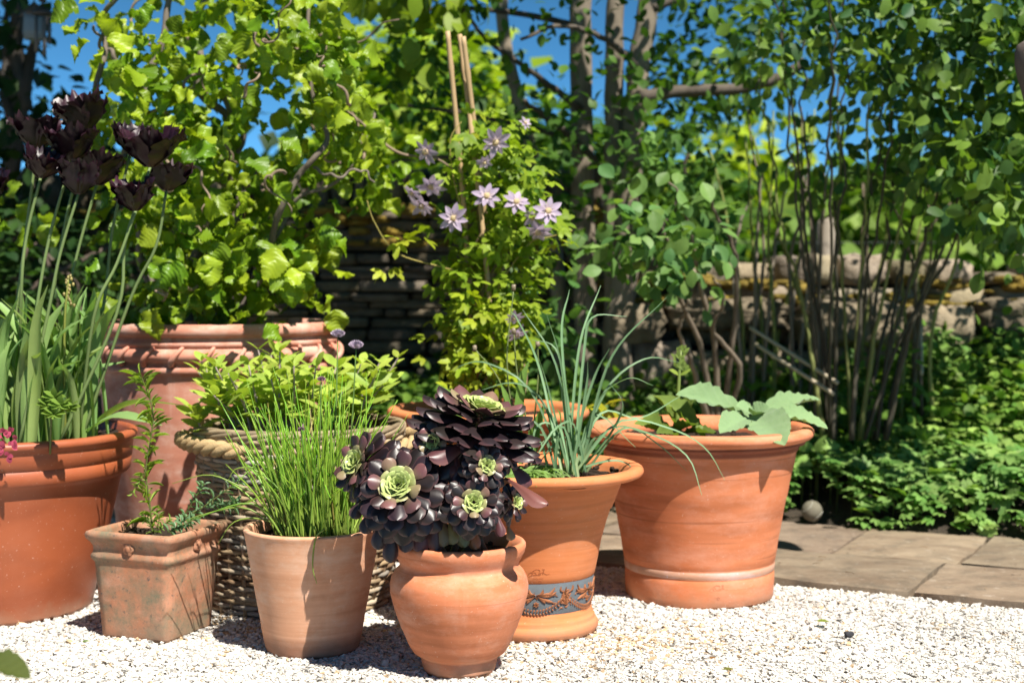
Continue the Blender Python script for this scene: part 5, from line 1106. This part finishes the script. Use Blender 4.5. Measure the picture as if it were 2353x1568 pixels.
for k in range(260):
    X_, Y_ = rng.uniform(-1.5, 1.9), rng.uniform(2.7, 4.9)
    if Y_ > path_back(X_) - .05: continue
    z_ = .026 if Y_ > path_front(X_) else .009; a_ = rng.uniform(0, 6.28); l_ = rng.uniform(.004, .014); p_ = np.array([X_, Y_, z_]); q_ = p_ + [cos(a_) * l_, sin(a_) * l_, rng.uniform(0, .003)]
    cc_ = np.array([.16, .1, .05]) * rng.uniform(.5, 1.8)
    if k % 3: oneleaf(mb, ovT, p_, q_, l_ * rng.uniform(.5, .9), (rng.normal(0, .2), rng.normal(0, .2), 1), cc_)
    else: tube(mb, [p_, (p_ + q_) / 2 + [0, .001, .001], q_ + [cos(a_) * l_, sin(a_) * l_, 0]], .0007, 4, cc_)
tag(mb.build('leaf_litter', M['twig']), kind='stuff', label='scattered bits of dry leaf and twig on gravel and flags')
# worn ball on the path edge
c = np.array(P(1865, 1211, 4.7)); c[2] = .022 + .033 + .0
root = thing('old_ball', 'worn grey tennis-sized ball lying at the path edge against the leaves', 'ball', c - [0, 0, .033])
mb = MB(); a = np.linspace(-pi / 2, pi / 2, 17); lathe(mb, [(max(.0002, .033 * cos(q)), .033 * sin(q)) for q in a], c[0], c[1], 28, (.17, .155, .115), z0=c[2]); mb.build('felt', M['felt_ball'], root)
mb = MB(); q = np.linspace(0, 2 * pi, 60); s = np.stack([np.cos(q) + .32 * np.cos(3 * q), np.sin(q) - .32 * np.sin(3 * q), .95 * np.sin(2 * q)], -1); s = nz(s) * .0331
tube(mb, c + s[:, [0, 2, 1]], .0012, 5, (.36, .35, .3), cap=False); mb.build('seam', M['felt_ball'], root)
c = P(1950, 1468, 3.262); c[2] = .012
mb = MB(); rockmesh(c, (.02, .014, .012), (.05, .05, .06), .2, .4, mb, 3); tag(mb.build('dark_pebble', M['rock'], base=c - [0, 0, .006]), 'single black pebble lying on the white gravel', 'pebble')
for (x, y, s, lab, col) in ((1876, 1443, .03, 'narrow green leaf fallen on the gravel near the black pebble', (.2, .24, .04)), (1660, 1556, .022, 'small olive leaf fallen on the gravel at the bottom edge', (.16, .16, .04)), (188, 1491, .016, 'tiny green leaf lying on the gravel before the square pot', (.1, .18, .03)), (1628, 1530, .016, 'reddish dead leaf lying on the gravel below the large pot', (.25, .12, .05))):
    c = P(x, y, H * F / (y - HZ)); c[2] = .017; mb = MB(); oneleaf(mb, ovT, c, c + [s, .004, .003], s * .8, (.1, -.2, 1), col); tag(mb.build('fallen_leaf', M['leaf'], base=c), lab, 'leaf', 'leaves fallen on the gravel')
c = P(-120, 1620, 1.9); c[2] = 0
root = thing('edge_plant', 'dark green leaf reaching in low at the left edge near the camera', 'plant', c)
mb = MB(); e = P(-60, 1525, 1.9); tube(mb, smoothpath([c, (c + e) / 2 + [-.02, 0, .02], e], 8), .003, 6, (.12, .16, .05)); mb.build('stem', M['grass'], root)
mb = MB(); oneleaf(mb, TT, e, P(62, 1532, 1.86), .045, (0.1, -.35, .9), (.1, .125, .035)); oneleaf(mb, TT, e, P(-130, 1500, 1.95), .05, (0, -.2, .9), (.1, .125, .035)); mb.build('leaves', M['leaf'], root)
